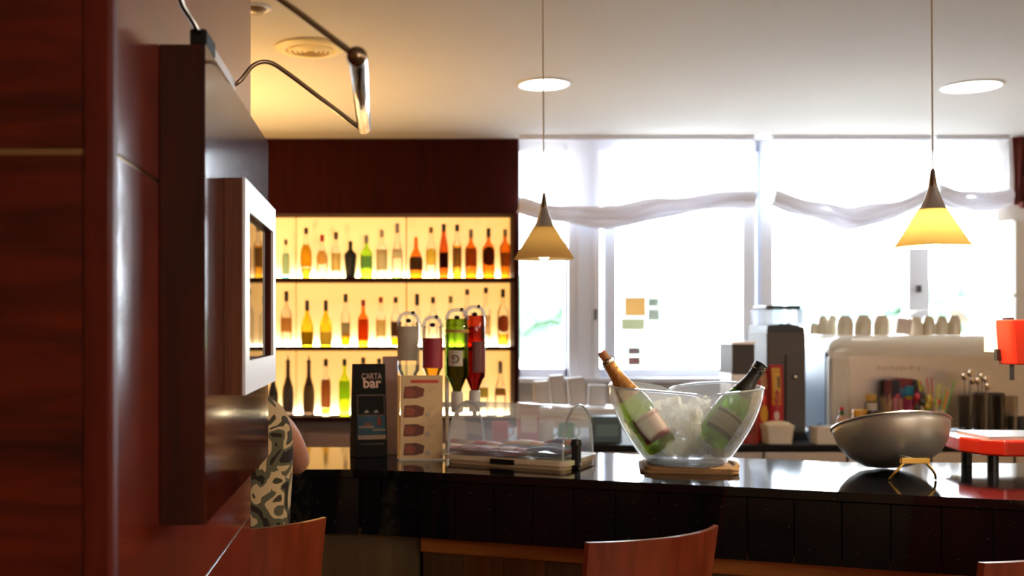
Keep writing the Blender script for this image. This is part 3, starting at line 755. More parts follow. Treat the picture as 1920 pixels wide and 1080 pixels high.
# ================================================================== WINDOW BLINDS, DRAPE, NOTICES
def blind(pts, label, Yb, n=40):
    xs = [WX(p, Yb) for p, q in pts]; zsb = [WZ(q, Yb) for p, q in pts]
    c = arc([(x, 0, z) for x, z in zip(xs, zsb)], 10)
    def low(u):
        k = u * (len(c) - 1); i = min(int(k), len(c) - 2); return c[i].lerp(c[i + 1], k - i)
    t = thing('window_blind', label, 'blind', (0, Yb, 0), group='sheer window blinds')
    top = CEIL - 0.004
    def f(u, v):
        q = low(u); z = top + (q.z - top) * v
        return Vector((q.x, 0.012 * math.sin(u * 37) * (0.3 + v) + 0.02 * v * math.sin(u * 9 + v * 4), z))
    B().grid(f, 60, 14).build('sheer_sheet', 'sheer', t, smooth=True)
    for dz, dy, r0, k in ((0.0, -0.03, 0.05, 0), (0.05, -0.045, 0.036, 1.3), (-0.04, -0.02, 0.036, 2.1)):
        pp = [p + Vector((0, dy, dz * (0.4 + 0.6 * math.sin(PI * i / (len(c) - 1))) + 0.008 * math.sin(i * 0.37 + k))) for i, p in enumerate(c)]
        B().tube(pp, [r0 * (0.8 + 0.25 * math.sin(i * 0.21 + k)) for i in range(len(pp))], 8).build('gathered_fold', 'sheer_roll', t, smooth=True)
    B().span((xs[0], -0.03, CEIL - 0.03), (xs[-1], 0.01, CEIL - 0.002)).build('head_rail', 'window_white', t)
YV = YB - 0.14
blind([(973, 388), (1030, 400), (1100, 408), (1180, 404), (1250, 391), (1330, 380), (1412, 373)], 'white sheer blind with drooping gathered hem between bottle cabinet and window post', YV)
blind([(1446, 374), (1500, 390), (1560, 405), (1605, 410), (1670, 396), (1742, 362)], 'white sheer blind with deep swag left of the glowing pendant', YV)
blind([(1752, 364), (1790, 376), (1830, 380), (1890, 371)], 'short white sheer blind right of the glowing pendant', YV)
b = B()
dr = thing('drape', 'dark red tied-back drape by the cream pier', 'curtain', (WX(1905, YV), YV - 0.02, WZ(385, YV)))
hh = CEIL - 0.005 - WZ(385, YV)
b.grid(lambda u, v: Vector((0.10 * (1 - v) * (u - .2) + (-0.04 + 0.32 * u) * v ** 1.3, 0.02 * math.sin(u * 26), 0.0 + hh * v)), 30, 10)
bmesh.ops.solidify(b.bm, geom=b.bm.faces[:], thickness=0.004)
b.build('cloth', plain(120, 56, 46, 0.9), dr, smooth=True)
B().tube([(0.0, -0.03, 0.0), (0.05, -0.03, -0.01), (0.1, -0.02, 0.0)], 0.022, 8).build('tie', plain(110, 48, 40, 0.9), dr, smooth=True)
pp = thing('pale_cupboard', 'tall pale cupboard standing against the cream pier', 'cupboard', (WX(1895, YB - 0.2), YB - 0.2, 0))
z1 = WZ(412, YB - 0.35)
B().span((-0.09, -0.18, 0), (0.55, 0.15, z1)).bevel(0.006, 2).build('body', 'pale_panel', pp)
B().span((-0.085, -0.2, WZ(552, YB - 0.38)), (0.545, -0.1805, z1 - 0.01)).bevel(0.004, 1).build('door', 'pale_panel', pp)
B().span((-0.085, -0.2, 0.05), (0.545, -0.1805, WZ(557, YB - 0.38))).bevel(0.004, 1).build('door', 'pale_panel', pp)
def notice(p0, q0, p1, q1, colr, label, bits):
    Yn = YB + 0.05
    t = thing('paper_notice', label, 'notice', (WX(p0, Yn), Yn, WZ(q1, Yn)), group='notices on the window')
    s = Yn / F
    B().span((0, 0, 0), ((p1 - p0) * s, 0.003, (q1 - q0) * s)).build('sheet', paper(*colr), t)
    for (a, c, d, e, cc) in bits:
        B().span(((a - p0) * s, -0.0015, (q1 - e) * s), ((d - p0) * s, -0.0002, (q1 - c) * s)).build('printed_patch', paper(*cc), t)
notice(1160, 556, 1240, 624, (222, 226, 220), 'paper notice with orange square taped to the window', [(1172, 558, 1210, 592, (226, 196, 150)), (1216, 560, 1234, 574, (190, 196, 190)), (1216, 580, 1236, 600, (200, 204, 198)), (1166, 598, 1208, 618, (212, 210, 190))])
notice(1162, 644, 1212, 690, (222, 230, 226), 'paper notice with two small photos on the window above the ice bowl', [(1178, 652, 1200, 664, (170, 150, 144)), (1178, 670, 1200, 684, (170, 130, 124))])

# ================================================================== BACK COUNTER AND COFFEE MACHINE
YC0, YC1, ZC = 5.38, 6.35, WZ(826, 5.6)
cx0, cx1 = WX(962, YC0), 3.6
bc = thing('back_counter', 'steel fronted back counter with black top behind the bar', 'counter', (0, YC0, 0))
B().span((cx0, 0, ZC - 0.03), (cx1, YC1 - YC0, ZC)).bevel(0.004, 1).build('worktop', 'matte_black', bc)
B().span((cx0 + 0.01, 0.04, 0.0), (cx1, YC1 - YC0, ZC - 0.031)).build('body', plain(70, 66, 64, 0.4), bc)
nx = 7; wx = (cx1 - cx0) / nx
for k in range(nx):
    B().span((cx0 + wx * k + 0.004, 0.015, ZC - 0.115), (cx0 + wx * (k + 1) - 0.004, 0.0395, ZC - 0.035)).bevel(0.003, 1).build('drawer', 'steel', bc)
    B().span((cx0 + wx * k + 0.004, 0.015, 0.1), (cx0 + wx * (k + 1) - 0.004, 0.0395, ZC - 0.122)).bevel(0.003, 1).build('door', 'steel' if k % 2 else 'grinder_grey', bc)
# raised white shelf with grey boxes in front of the narrow window
YS = 5.843
us = thing('raised_shelf', 'raised white shelf unit on the back counter', 'shelf', (WX(1000, YS), YS, ZC))
hs = WZ(766, YS - 0.14) - ZC; ws = WX(1152, YS) - WX(985, YS)
B().span((-0.03, -0.14, hs - 0.035), (ws - 0.03, 0.16, hs)).bevel(0.004, 1).build('top', 'white_paint', us)
for x0 in (-0.02, ws - 0.06):
    B().span((x0, -0.1, 0.0005), (x0 + 0.03, 0.15, hs - 0.036)).build('leg', 'steel', us)
for i, (p0, p1, q0, lean) in enumerate(((1002, 1029, 717, -0.06), (1034, 1060, 706, -0.09), (1068, 1098, 710, -0.1), (1102, 1134, 724, 0.02))):
    s = YS / F
    lb = ['grey upright menu holder furthest from the ice bowl on the white shelf', 'tallest leaning grey menu holder on the white shelf', 'leaning grey menu holder, third from the bottle cabinet', 'lowest grey menu holder, nearest the ice bowl'][i]
    t = thing('menu_holder', lb, 'menu holder', (WX((p0 + p1) / 2, YS), YS - 0.01, ZC + hs + 0.004), group='grey holders on the white shelf')
    hq = (764 - q0) * s
    mtx = Matrix.Rotation(lean, 3, 'Y')
    b = B(); b.box((0, 0, hq / 2), ((p1 - p0) * s, 0.05, hq)); b.bevel(0.003, 1)
    b.bm.transform(mtx.to_4x4()); b.build('cover', plain(196, 196, 200, 0.5), t)
    b = B(); b.box((0, -0.027, hq / 2), ((p1 - p0) * s * 0.8, 0.003, hq * 0.85)); b.bm.transform(mtx.to_4x4()); b.build('front_sleeve', plain(206, 206, 210, 0.3), t)
# small things on the counter under the shelf, seen through the food cover
def mug(px, Y, h, r, colr, label, zb=None):
    t = thing('mug', label, 'mug', (WX(px, Y), Y, (ZC if zb is None else zb) + 0.0005), group='mugs on the back counter')
    B().lathe([(0, 0), (r * .85, 0), (r, h * .15), (r, h), (r - .004, h), (r - .004, h * .1), (0, h * .08)], 20).build('cup', plain(*colr), t, smooth=True)
    B().tube(arc([(r - .002, 0, h * .8), (r + .02, 0, h * .75), (r + .024, 0, h * .45), (r - .002, 0, h * .25)], 4), .004, 6).build('handle', plain(*colr), t, smooth=True)
mug(938, 5.535, .105, .043, (200, 90, 90, .4), 'red mug seen through the clear food cover')
mug(1022, 5.535, .105, .043, (238, 238, 240, .4), 'white mug seen through the clear food cover')
mug(1062, 5.51, .10, .042, (110, 190, 160, .4), 'mint green mug seen through the clear food cover')
def carton(name, label, cat, px, Y, w, d, h, colr, colr2, rz=0.0):
    t = thing(name, label, cat, (WX(px, Y), Y, ZC + 0.0005), rz)
    B().span((-w / 2, -d / 2, 0), (w / 2, d / 2, h)).bevel(0.003, 1).build('box', plain(*colr), t)
    B().span((-w * .38, -d / 2 - .0012, h * .25), (w * .38, -d / 2 - .0002, h * .7)).build('front_label', plain(*colr2), t)
    return t
carton('carton', 'pink carton behind the clear food cover', 'carton', 990, 5.56, .11, .08, .2, (206, 130, 140, .5), (240, 230, 230, .5))
carton('carton', 'blue grey carton beside the ice bowl base', 'carton', 1135, 5.535, .15, .1, .135, (86, 110, 124, .5), (120, 150, 160, .5))

# coffee grinder
YG = 5.683; s = YG / F
gr = thing('coffee_grinder', 'tall dark grey coffee grinder with clear hopper', 'coffee grinder', (WX(1474, YG), YG, ZC + 0.0005))
gz = lambda py: WZ(py, YG) - ZC
gx = lambda px: WX(px, YG) - WX(1474, YG)
B().span((gx(1438), 0, 0.02), (gx(1511), .3, gz(622))).bevel(.006, 2).build('body', 'grinder_grey', gr)
B().span((gx(1434), -.01, 0), (gx(1513), .31, .03)).bevel(.004, 1).build('foot', 'black_plastic', gr)
B().span((gx(1472), -.012, .03), (gx(1509), 0, gz(665))).bevel(.003, 1).build('front_cover', 'grinder_grey', gr)
B().tube([(gx(1489), -.012, gz(706)), (gx(1489), -.02, gz(706))], .016, 20).build('dial', 'black_plastic', gr)
B().tube([(gx(1489), -.02, gz(706)), (gx(1489), -.026, gz(706))], .008, 16).build('dial_cap', 'steel', gr)
B().prism_y([(gx(1438), gz(622)), (gx(1440), gz(610)), (gx(1475), gz(606)), (gx(1508), gz(613)), (gx(1511), gz(622))], 0.005, .29).build('shoulder', 'black_plastic', gr)
hb = B().prism_y([(gx(1440), gz(609)), (gx(1436), gz(580)), (gx(1508), gz(580)), (gx(1508), gz(611))], .02, .25); hb.build('hopper', 'acrylic_rim', gr)
B().span((gx(1440), .03, gz(580)), (gx(1506), .24, gz(573))).bevel(.004, 1).build('lid', 'black_plastic', gr)
g2 = thing('coffee_hopper', 'small dark box-shaped grinder between ice bowl and tall grinder', 'coffee grinder', (WX(1392, 5.609), 5.609, ZC + 0.0005))
s8 = 5.609 / F
B().span((-20 * s8, 0, 0), (20 * s8, .2, WZ(700, 5.609) - ZC)).bevel(.004, 1).build('body', 'steel', g2)
B().span((-20 * s8, -.01, WZ(702, 5.609) - ZC), (22 * s8, .21, WZ(646, 5.609) - ZC)).bevel(.004, 1).build('hopper', plain(70, 64, 62, .5), g2)
B().span((-21 * s8, -.012, WZ(646, 5.609) - ZC), (23 * s8, .212, WZ(640, 5.609) - ZC)).bevel(.002, 1).build('lid', 'steel', g2)

# espresso machine (its back faces the bar)
YE = 5.756
em = thing('espresso_machine', 'cream and steel espresso machine with rounded top', 'coffee machine', (WX(1556, YE), YE, ZC + 0.0005))
ez = lambda py: WZ(py, YE) - ZC
ex = lambda px: WX(px, YE) - WX(1556, YE)
Wd = ex(1925)
# rounded shell: side profile in (y,z)
zt, zl, zm = ez(629), 0.05, ez(668)
def shell_prof(y0, y1, r):
    return [(y0, zm)] + [(y0 + r - r * math.cos(a), zt - r + r * math.sin(a)) for a in [PI / 2 * k / 6 for k in range(7)]] + [(y1, zt), (y1, zm)]
B().prism_x(shell_prof(-.005, .48, .075), ex(1600), Wd).build('top_housing', 'cream_enamel', em, smooth=True)
# rounded shoulder at the end
b = B()
def shoulder(u, v):
    a = PI / 2 * u
    x = ex(1600) - ex(1600) * math.sin(a); drop = (1 - math.cos(a)) * .09
    pr = shell_prof(-.005, .48, .075)
    k = v * (len(pr) - 1); i = min(int(k), len(pr) - 2); f = k - i
    y = pr[i][0] + (pr[i + 1][0] - pr[i][0]) * f; z = pr[i][1] + (pr[i + 1][1] - pr[i][1]) * f
    return Vector((x, y + .02 * math.sin(a) * (1 if y < .2 else -1), z - drop * (z - zm) / (zt - zm)))
b.grid(shoulder, 10, 24); b.build('end_shoulder', 'cream_enamel', em, smooth=True)
B().span((0.0, -.004, 0.03), (ex(1597), .46, zm + .01)).bevel(.025, 4).build('end_column', 'cream_enamel', em)
B().span((ex(1588), 0.0, zl), (Wd, .46, zm)).build('back_panel', 'steel', em)
B().span((ex(1550), .46, .03), (ex(1560), .62, zm + .03)).build('rear_skirt', plain(120, 150, 176, .35), em)
B().span((-.004, .05, .03), (.03, .45, zm + .03)).bevel(.003, 1).build('side_panel', plain(126, 150, 172, .3), em)
for x0 in (.06, Wd - .1):
    for y0 in (.06, .4):
        B().tube([(x0, y0, 0), (x0, y0, .055)], .02, 12).build('foot', 'black_plastic', em)
for k, (px, w) in enumerate(((1648, 5), (1659, 5), (1672, 6), (1681, 4), (1690, 5), (1699, 3), (1709, 5), (1722, 5))):
    B().box((ex(px), -.0008, ez(690 + (k % 2))), (w * YE / F, .0015, (7 - (k % 3)) * YE / F)).build('badge_letter', plain(190, 176, 160, .4), em)
# blue grey cloth lying at the machine's end
t = thing('cleaning_cloth', 'crumpled blue cleaning cloth beside the espresso machine', 'cloth', (WX(1535, 5.683), 5.683, ZC + .0005))
b = B(); rnd = random.Random(4)
b.grid(lambda u, v: Vector(((u - .5) * .135, (v - .5) * .14, .006 + .075 * math.sin(PI * min(1, max(0, u))) * math.sin(PI * v) + .008 * math.sin(u * 19 + v * 7))), 16, 12)
bmesh.ops.solidify(b.bm, geom=b.bm.faces[:], thickness=.004); b.build('cloth', plain(92, 134, 172, .9), t, smooth=True)
# cups upside down on the machine
ZTOP = ZC + .0005 + zt
ordn = ['nearest the tall grinder', 'second from the tall grinder', 'third from the tall grinder', 'fourth from the tall grinder', 'fifth from the tall grinder', 'sixth from the tall grinder', 'first under the curved cover', 'second under the curved cover', 'third under the curved cover', 'fourth under the curved cover']
for i, (px, wd, ht, Y) in enumerate(((1526, 16, 22, 6.15), (1543, 20, 36, 6.125), (1562, 20, 37, 6.064), (1584, 31, 37, 5.929), (1618, 32, 38, 5.929), (1652, 30, 38, 5.929), (1717, 24, 34, 5.904), (1741, 23, 36, 5.904), (1765, 23, 36, 5.904), (1789, 24, 37, 5.904))):
    s = Y / F; r = wd * s / 2; h = ht * s
    t = thing('coffee_cup', 'upturned cream coffee cup on the espresso machine, ' + ordn[i], 'cup', (WX(px, Y), Y, ZTOP + .0005), group='upturned cups on the espresso machine')
    B().lathe([(r - .003, .0), (r, .0), (r, h * .55), (r * .88, h * .82), (r * .62, h * .94), (r * .6, h), (r * .5, h), (r * .48, h * .95), (0, h * .95)], 22).build('bowl', 'cup_porcelain', t, smooth=True)
    B().tube(arc([(0.2 * r, r * .95, h * .2), (0.3 * r, r * 1.45, h * .3), (0.3 * r, r * 1.45, h * .55), (0.2 * r, r * .9, h * .7)], 4), .004, 6).build('handle', 'cup_porcelain', t, smooth=True)
cv = thing('cup_cover', 'curved cream cover over four cups on the espresso machine', 'cover', (WX(1680, 5.879), 5.879, ZTOP + .008))
s = 5.879 / F
path = arc([(0, 0, .001), (16 * s, 0, 24 * s), (34 * s, 0, 41 * s), (75 * s, 0, 46 * s), (115 * s, 0, 44 * s), (138 * s, 0, 24 * s), (162 * s, 0, 11 * s)], 5)
b = B(); b.grid(lambda u, v: path[min(int(u * (len(path) - 1) + .5), len(path) - 1)] + Vector((0, -.01 + .13 * v, 0)), len(path) - 1, 2)
bmesh.ops.solidify(b.bm, geom=b.bm.faces[:], thickness=-.007); b.build('sheet', 'cup_porcelain', cv, smooth=True)
b = B().span((-3 * s, -.02, .001), (24 * s, -.012, 30 * s)); b.bm.transform(Matrix.Rotation(.12, 4, 'Y')); b.build('price_card', plain(226, 214, 210, .5), cv)

# packets, boxes and bottles before the espresso machine
YP = 5.535
def pack(px0, px1, q0, q1, Y, d, colr, label, bits, rz=0.0):
    s = Y / F; w = (px1 - px0) * s; h = WZ(q0, Y) - ZC
    t = thing('coffee_packet', label, 'packet', (WX((px0 + px1) / 2, Y), Y, ZC + .0005), rz, group='coffee packets')
    b = B(); b.grid(lambda u, v: Vector(((u - .5) * w, -d * .5 * math.sin(PI * (.08 + .84 * u)) ** .5 * (1 - v ** 4) ** .5 if v < 1 else 0, v * h)), 10, 12)
    b.grid(lambda u, v: Vector(((u - .5) * w, d * .5 * math.sin(PI * (.08 + .84 * u)) ** .5 * (1 - v ** 4) ** .5 if v < 1 else 0, v * h)), 10, 12)
    b.build('bag', plain(*colr), t, smooth=True)
    for (u0, v0, u1, v1, cc, ov) in bits:
        uc, vc, uu, vv = (u0 + u1) / 2, (v0 + v1) / 2, (u1 - u0) / 2, (v1 - v0) / 2
        def surf(u, v): return -d * .5 * math.sin(PI * (.08 + .84 * u)) ** .5 * (1 - v ** 4) ** .5 - .0012
        bb = B()
        if ov: bb.grid(lambda a, r_: Vector(((uc + uu * r_ * math.cos(2 * PI * a) - .5) * w, surf(uc + uu * r_ * math.cos(2 * PI * a), vc + vv * r_ * math.sin(2 * PI * a)), (vc + vv * r_ * math.sin(2 * PI * a)) * h)), 16, 2)
        else: bb.grid(lambda a, c_: Vector(((u0 + (u1 - u0) * a - .5) * w, surf(u0 + (u1 - u0) * a, v0 + (v1 - v0) * c_), (v0 + (v1 - v0) * c_) * h)), 6, 4)
        bb.build('print', plain(*cc), t)
pack(1415, 1440, 690, 826, 5.58, .07, (170, 30, 30, .35), 'red coffee packet with yellow oval next to the ice bowl', [(.25, .25, .85, .5, (222, 160, 40, .4), True), (.3, .72, .8, .93, (190, 130, 90, .4), False), (.4, .5, .7, .64, (226, 60, 50, .4), True)])
pack(1442, 1467, 684, 826, 5.56, .07, (176, 26, 40, .35), 'red and yellow coffee packet leaning on the tall grinder', [(.12, .48, .72, .96, (222, 170, 50, .4), False), (.22, .42, .68, .68, (180, 60, 40, .4), True), (.5, .7, .64, .85, (50, 24, 20, .4), False), (.2, .28, .6, .4, (206, 180, 180, .4), True)])
pack(1392, 1420, 770, 826, 5.461, .06, (150, 44, 34, .4), 'low dark red packet behind the ice bowl rim', [(.2, .3, .8, .6, (120, 34, 28, .4), False)])
t = thing('plastic_tub', 'cream plastic tub with domed lid before the tall grinder', 'tub', (WX(1457, YP - .06), YP - .06, ZC + .0005))
s = (YP - .06) / F
b = B().prism(srect(50 * s, .11, .015), 0, 27 * s)
for vv in b.bm.verts:
    if vv.co.z < .001: vv.co.x *= .9; vv.co.y *= .9
b.build('tub', plain(232, 220, 204, .4), t, smooth=True, angle=30)
b = B(); o_ = srect(53 * s, .117, .017)
b.prism(o_, 27 * s + .0003, 35 * s); b.build('lid', plain(236, 222, 200, .4), t)
B().lathe([(26 * s, 0), (22 * s, 4 * s), (12 * s, 6 * s), (0, 6.5 * s)], 20, (0, 0, 35 * s + .0003), 1, .85).build('lid_dome', plain(238, 220, 180, .4), t, smooth=True)
t = thing('paper_box', 'low open white box of sachets beside the hot sauce', 'box', (WX(1551, YP - .07), YP - .07, ZC + .0005))
s = (YP - .07) / F; w, h = 52 * s, 31 * s
b = B(); b.span((-w / 2, -.05, 0), (w / 2, .05, .003))
for a_, c_ in (((-w / 2, -.05, .003), (w / 2, -.047, h)), ((-w / 2, .047, .003), (w / 2, .05, h)), ((-w / 2, -.047, .003), (-w / 2 + .003, .047, h)), ((w / 2 - .003, -.047, .003), (w / 2, .047, h))): b.span(a_, c_)
b.build('box', plain(232, 222, 208, .6), t)
for k in range(5):
    B().box((-.025 + .013 * k, 0, h * .62), (.004, .06, h * .9), mtx=Matrix.Rotation(.06 * (k - 2), 3, 'Y')).build('sachet', plain(246, 246, 246, .6), t)
t = thing('hot_sauce_bottle', 'small hot sauce bottle with red cap and green collar', 'bottle', (WX(1578, YP - .02), YP - .02, ZC + .0005))
s = YP / F; z = lambda q: (826 - q) * s
B().lathe([(0, 0), (.027, 0), (.027, z(785)), (.017, z(778)), (.01, z(774)), (.01, z(762)), (0, z(762))], 18).build('glass', plain(196, 150, 124, .3), t, smooth=True)
B().lathe([(.0117, z(776)), (.0117, z(768)), (.01, z(767))], 14).build('collar', plain(30, 96, 50, .4), t, smooth=True)
B().lathe([(.011, z(767)), (.0105, z(760)), (0, z(760))], 14).build('cap', plain(206, 40, 50, .4), t, smooth=True)
arc_shell(.027, z(812), z(788), 1.2).build('label', plain(236, 226, 214, .5), t, smooth=True)
def jar(px, q0, w, Y, glass_c, cap_c, capq, lab_c, lab, label, name='sauce_jar'):
    s = Y / F; H = WZ(q0, Y) - ZC; r = w * s / 2; zz = lambda q: WZ(q, Y) - ZC
    t = thing(name, label, 'jar', (WX(px, Y), Y, ZC + .0005), group='sauce jars on the back counter')
    B().lathe([(0, 0), (r * .94, 0), (r, .006), (r, zz(capq) - .012), (r * .85, zz(capq)), (0, zz(capq))], 20).build('glass', plain(*glass_c), t, smooth=True)
    B().lathe([(r * .9, zz(capq)), (r * .92, zz(q0) - .003), (r * .86, H), (0, H)], 20).build('lid', plain(*cap_c), t, smooth=True)
    arc_shell(r, zz(lab[1]), zz(lab[0]), 1.2).build('label', plain(*lab_c), t, smooth=True)
jar(1612, 768, 28, 5.535, (110, 36, 24, .3), (222, 160, 40, .4), 780, (196, 60, 50, .5), (783, 805), 'short red sauce jar with yellow lid behind the steel bowl')
jar(1633, 739, 21, 5.56, (70, 32, 18, .3), (190, 150, 60, .4), 752, (206, 196, 180, .5), (755, 769), 'tall brown jar with gold lid and white label behind the steel bowl')
jar(1646, 770, 26, 5.461, (60, 30, 22, .3), (40, 30, 24, .4), 779, (216, 202, 190, .5), (782, 815), 'dark jar with white label behind the steel bowl rim')
# wooden sticks in a glass
def holder(px, Y, q0, w, m_, label, cat='cup', name='stick_holder'):
    s = Y / F; H = WZ(q0, Y) - ZC; r = w * s / 2
    t = thing(name, label, cat, (WX(px, Y), Y, ZC + .0005))
    B().lathe([(0, 0), (r * .85, 0), (r * .9, .004), (r, H), (r - .003, H), (r * .85, .008), (0, .008)], 20).build('cup', m_, t, smooth=True)
    return t, r, H
t, r, H = holder(1661, 5.609, 770, 22, 'clear_glass', 'glass of wooden stirrers beside the colourful packet')
rnd = random.Random(2)
for k in range(9):
    a = rnd.uniform(0, 2 * PI); x0, y0 = r * .5 * math.cos(a), r * .5 * math.sin(a)
    B().tube([(x0 * .5, y0 * .5, .01), (x0 * 1.7, y0 * 1.7, WZ(rnd.uniform(738, 756), 5.609) - ZC)], .0028, 5).build('stirrer', plain(206, 172, 130, .7), t)
# colourful sweet packet display
t = thing('sweets_display', 'colourful red and purple sweets display behind the steel bowl', 'display box', (WX(1697, 5.633), 5.633, ZC + .0005))
s = 5.633 / F; zz = lambda q: WZ(q, 5.633) - ZC
B().prism_y([(-27 * s, 0), (24 * s, 0), (27 * s, zz(735)), (23 * s, zz(712)), (10 * s, zz(710)), (-6 * s, zz(709)), (-26 * s, zz(714))], 0, .08).build('backing', plain(130, 34, 44, .4), t)
bitc = [(-26, 712, -12, 742, (40, 40, 60)), (-12, 728, -2, 746, (70, 110, 150)), (-2, 724, 14, 742, (20, 130, 170)), (14, 712, 24, 730, (60, 64, 80)), (14, 735, 27, 770, (76, 40, 130)), (-24, 746, -16, 800, (200, 120, 130)), (-14, 748, -6, 800, (226, 160, 140)), (-4, 746, 4, 800, (190, 60, 110)), (5, 748, 12, 800, (214, 90, 150)), (13, 772, 22, 800, (170, 110, 110)), (-20, 738, -8, 748, (206, 90, 110)), (0, 742, 12, 750, (206, 160, 60))]
for k, (a_, q0, c_, q1, cc) in enumerate(bitc):
    B().span((a_ * s, -.012 - .001 * (k % 3), zz(q1)), (c_ * s, -.0005, zz(q0))).bevel(.002, 1).build('sweet_packet', plain(*cc, .35), t)
# straws and toothpick flags
t, r, H = holder(1752, 5.56, 768, 34, plain(206, 204, 212, .3), 'white cup of bright cocktail straws and sticks behind the steel bowl')
cols = [(236, 220, 40), (220, 40, 50), (90, 200, 40), (236, 220, 40), (236, 236, 226), (220, 214, 190), (236, 220, 60), (236, 236, 200), (200, 220, 120), (240, 90, 80)]
for k in range(22):
    a = rnd.uniform(0, 2 * PI); q = rnd.uniform(704, 736); lean = rnd.uniform(.6, 1.0)
    x0, y0 = r * .7 * math.cos(a), r * .7 * math.sin(a); hz = WZ(q, 5.56) - ZC
    o = B().tube([(x0 * .4, y0 * .4, .012), (x0 + (hz - H) * .45 * math.cos(a) * lean, y0 + (hz - H) * .3 * math.sin(a), hz)], .0034, 6).build('straw', plain(*cols[k % len(cols)], .4), t)
    if k % 2 == 0:
        B().ball((x0 * .9 + rnd.uniform(-.02, .02), -abs(y0) * .8, H + rnd.uniform(.01, .05)), .017, 1, (1, .6, 1.2)).build('sweet_bead', plain(*cols[(k // 2) % 4], .4), t)
t, r, H = holder(1729, 5.5, 772, 26, 'black_plastic', 'black cup of red and dark sweets beside the straw cup')
for k in range(8):
    B().ball((rnd.uniform(-.03, .03), rnd.uniform(-.02, .02), H + .01 + k * .011), .019, 1, (1, .8, 1.3)).build('sweet', plain(*[(190, 36, 46), (60, 60, 50), (206, 180, 50)][k % 3], .4), t)
# tall tumblers and spoons by the red machine
def tumbler(px, Y, q0, w, label):
    s = Y / F; H = WZ(q0, Y) - ZC; r = w * s / 2
    t = thing('glass_tumbler', label, 'glass', (WX(px, Y), Y, ZC + .0005), group='tumblers on the back counter')
    B().lathe([(0, .0), (r * .8, 0), (r * .84, .008), (r, H), (r - .002, H), (r * .8, .012), (0, .012)], 22).build('glass', tinted(206, 200, 192), t, smooth=True)
    return t, r, H
t, r, H = tumbler(1810, 5.64, 742, 26, 'smoky tumbler of long spoons nearest the straw cup')
def spoon(t, x, y, x2, y2, q, Y=5.535):
    hz = WZ(q, Y) - ZC
    o = B().tube([(x, y, .015), (x2, y2, hz - .02)], .0032, 6).build('spoon_handle', 'chrome', t)
    B().ball((x2 + (x2 - x) * .05, y2, hz), .019, 2, (1, .35, 1.35)).build('spoon_bowl', 'chrome', o, smooth=True)
for x2, q in ((-.01, 706), (.02, 700), (.03, 714)): spoon(t, .005, 0, x2, -.01, q)
t, r, H = tumbler(1839, 5.51, 740, 28, 'smoky tumbler of long spoons under the red machine head')
for x2, q in ((-.02, 712), (0, 704), (.022, 710), (.03, 722)): spoon(t, .0, 0, x2, -.01, q)
t, r, H = tumbler(1871, 5.56, 742, 24, 'smoky empty tumbler below the lever of the red machine')
t, r, H = tumbler(1893, 5.486, 742, 28, 'smoky empty tumbler nearest the picture edge')
mug(1912, 5.658, .12, .06, (60, 56, 54, .4), 'dark mug behind the smoky tumblers')
B_ = carton('knife_block', 'dark block behind the tumblers of spoons', 'block', 1856, 5.69, .13, .06, .245, (38, 34, 34, .5), (46, 42, 40, .5))

# ================================================================== THINGS ON THE BAR
def on_bar(px, Y): return (WX(px, Y), Y, BAR + .0005)
# black menu box reading CARTA bar
YM = 3.12; s = YM / F
rzm = math.radians(14)
t = thing('menu_box', 'black triangular menu stand lettered for the bar menu', 'menu stand', (WX(667, YM), YM, BAR + .0005), rzm)
w, h, d = 62 * s, (861 - 686) * s, .085
b = B().prism_x([(0, 0), (d, 0), (d * .62, h), (d * .38, h)], 0, w)
b.bevel(.001, 1); b.build('stand', 'matte_black', t)
tilt = math.atan2(d * .38, h)
def onface(u, v, off=.0006):     # u 0..1 across, v 0..1 up the front face
    n = Vector((0, -math.cos(tilt), math.sin(tilt)))
    return Vector((w * u, d * .38 * v, h * v)) + n * off
def face_patch(name, u0, v0, u1, v1, m_, off=.0006, th=.0006, parent=None):
    b = B(); c_ = [onface(u0, v0, off), onface(u1, v0, off), onface(u1, v1, off), onface(u0, v1, off)]
    vs = [b.bm.verts.new(q) for q in c_]; b.bm.faces.new(vs)
    bmesh.ops.solidify(b.bm, geom=b.bm.faces[:], thickness=th)
    return b.build(name, m_, parent or t)
rot = (PI / 2 - tilt, 0, 0)
text('lettering', 'CARTA', 17 * s, plain(196, 160, 146, .5), t, onface(.56, .862), rot, sx=.72)
text('lettering', 'bar', 27 * s, plain(226, 186, 172, .5), t, onface(.56, .79), rot, sx=.98, bold=.0009)
mf = plain(120, 100, 88, .5)
for (u0, v0, u1, v1) in ((.08, .655, .95, .67), (.08, .455, .11, .655), (.92, .455, .95, .655), (.08, .44, .95, .455)): face_patch('printed_border', u0, v0, u1, v1, mf)
for u in (.38, .68):
    face_patch('printed_dish', u - .08, .475, u + .06, .49, plain(206, 196, 180, .5)); face_patch('printed_dish', u - .03, .49, u + .02, .505, plain(190, 180, 170, .5))
pb = face_patch('printed_photo', .08, .19, .95, .44, plain(48, 96, 120, .5))
for (u0, v0, u1, v1, cc) in ((.08, .19, .95, .235, (206, 176, 150)), (.1, .31, .6, .335, (170, 150, 130)), (.3, .335, .5, .365, (150, 90, 60)), (.7, .335, .82, .425, (176, 70, 50)), (.55, .28, .95, .3, (180, 170, 150))): face_patch('printed_detail', u0, v0, u1, v1, plain(*cc, .5), .0014, .0004)
face_patch('printed_line', .1, .135, .9, .15, plain(90, 76, 70, .5))
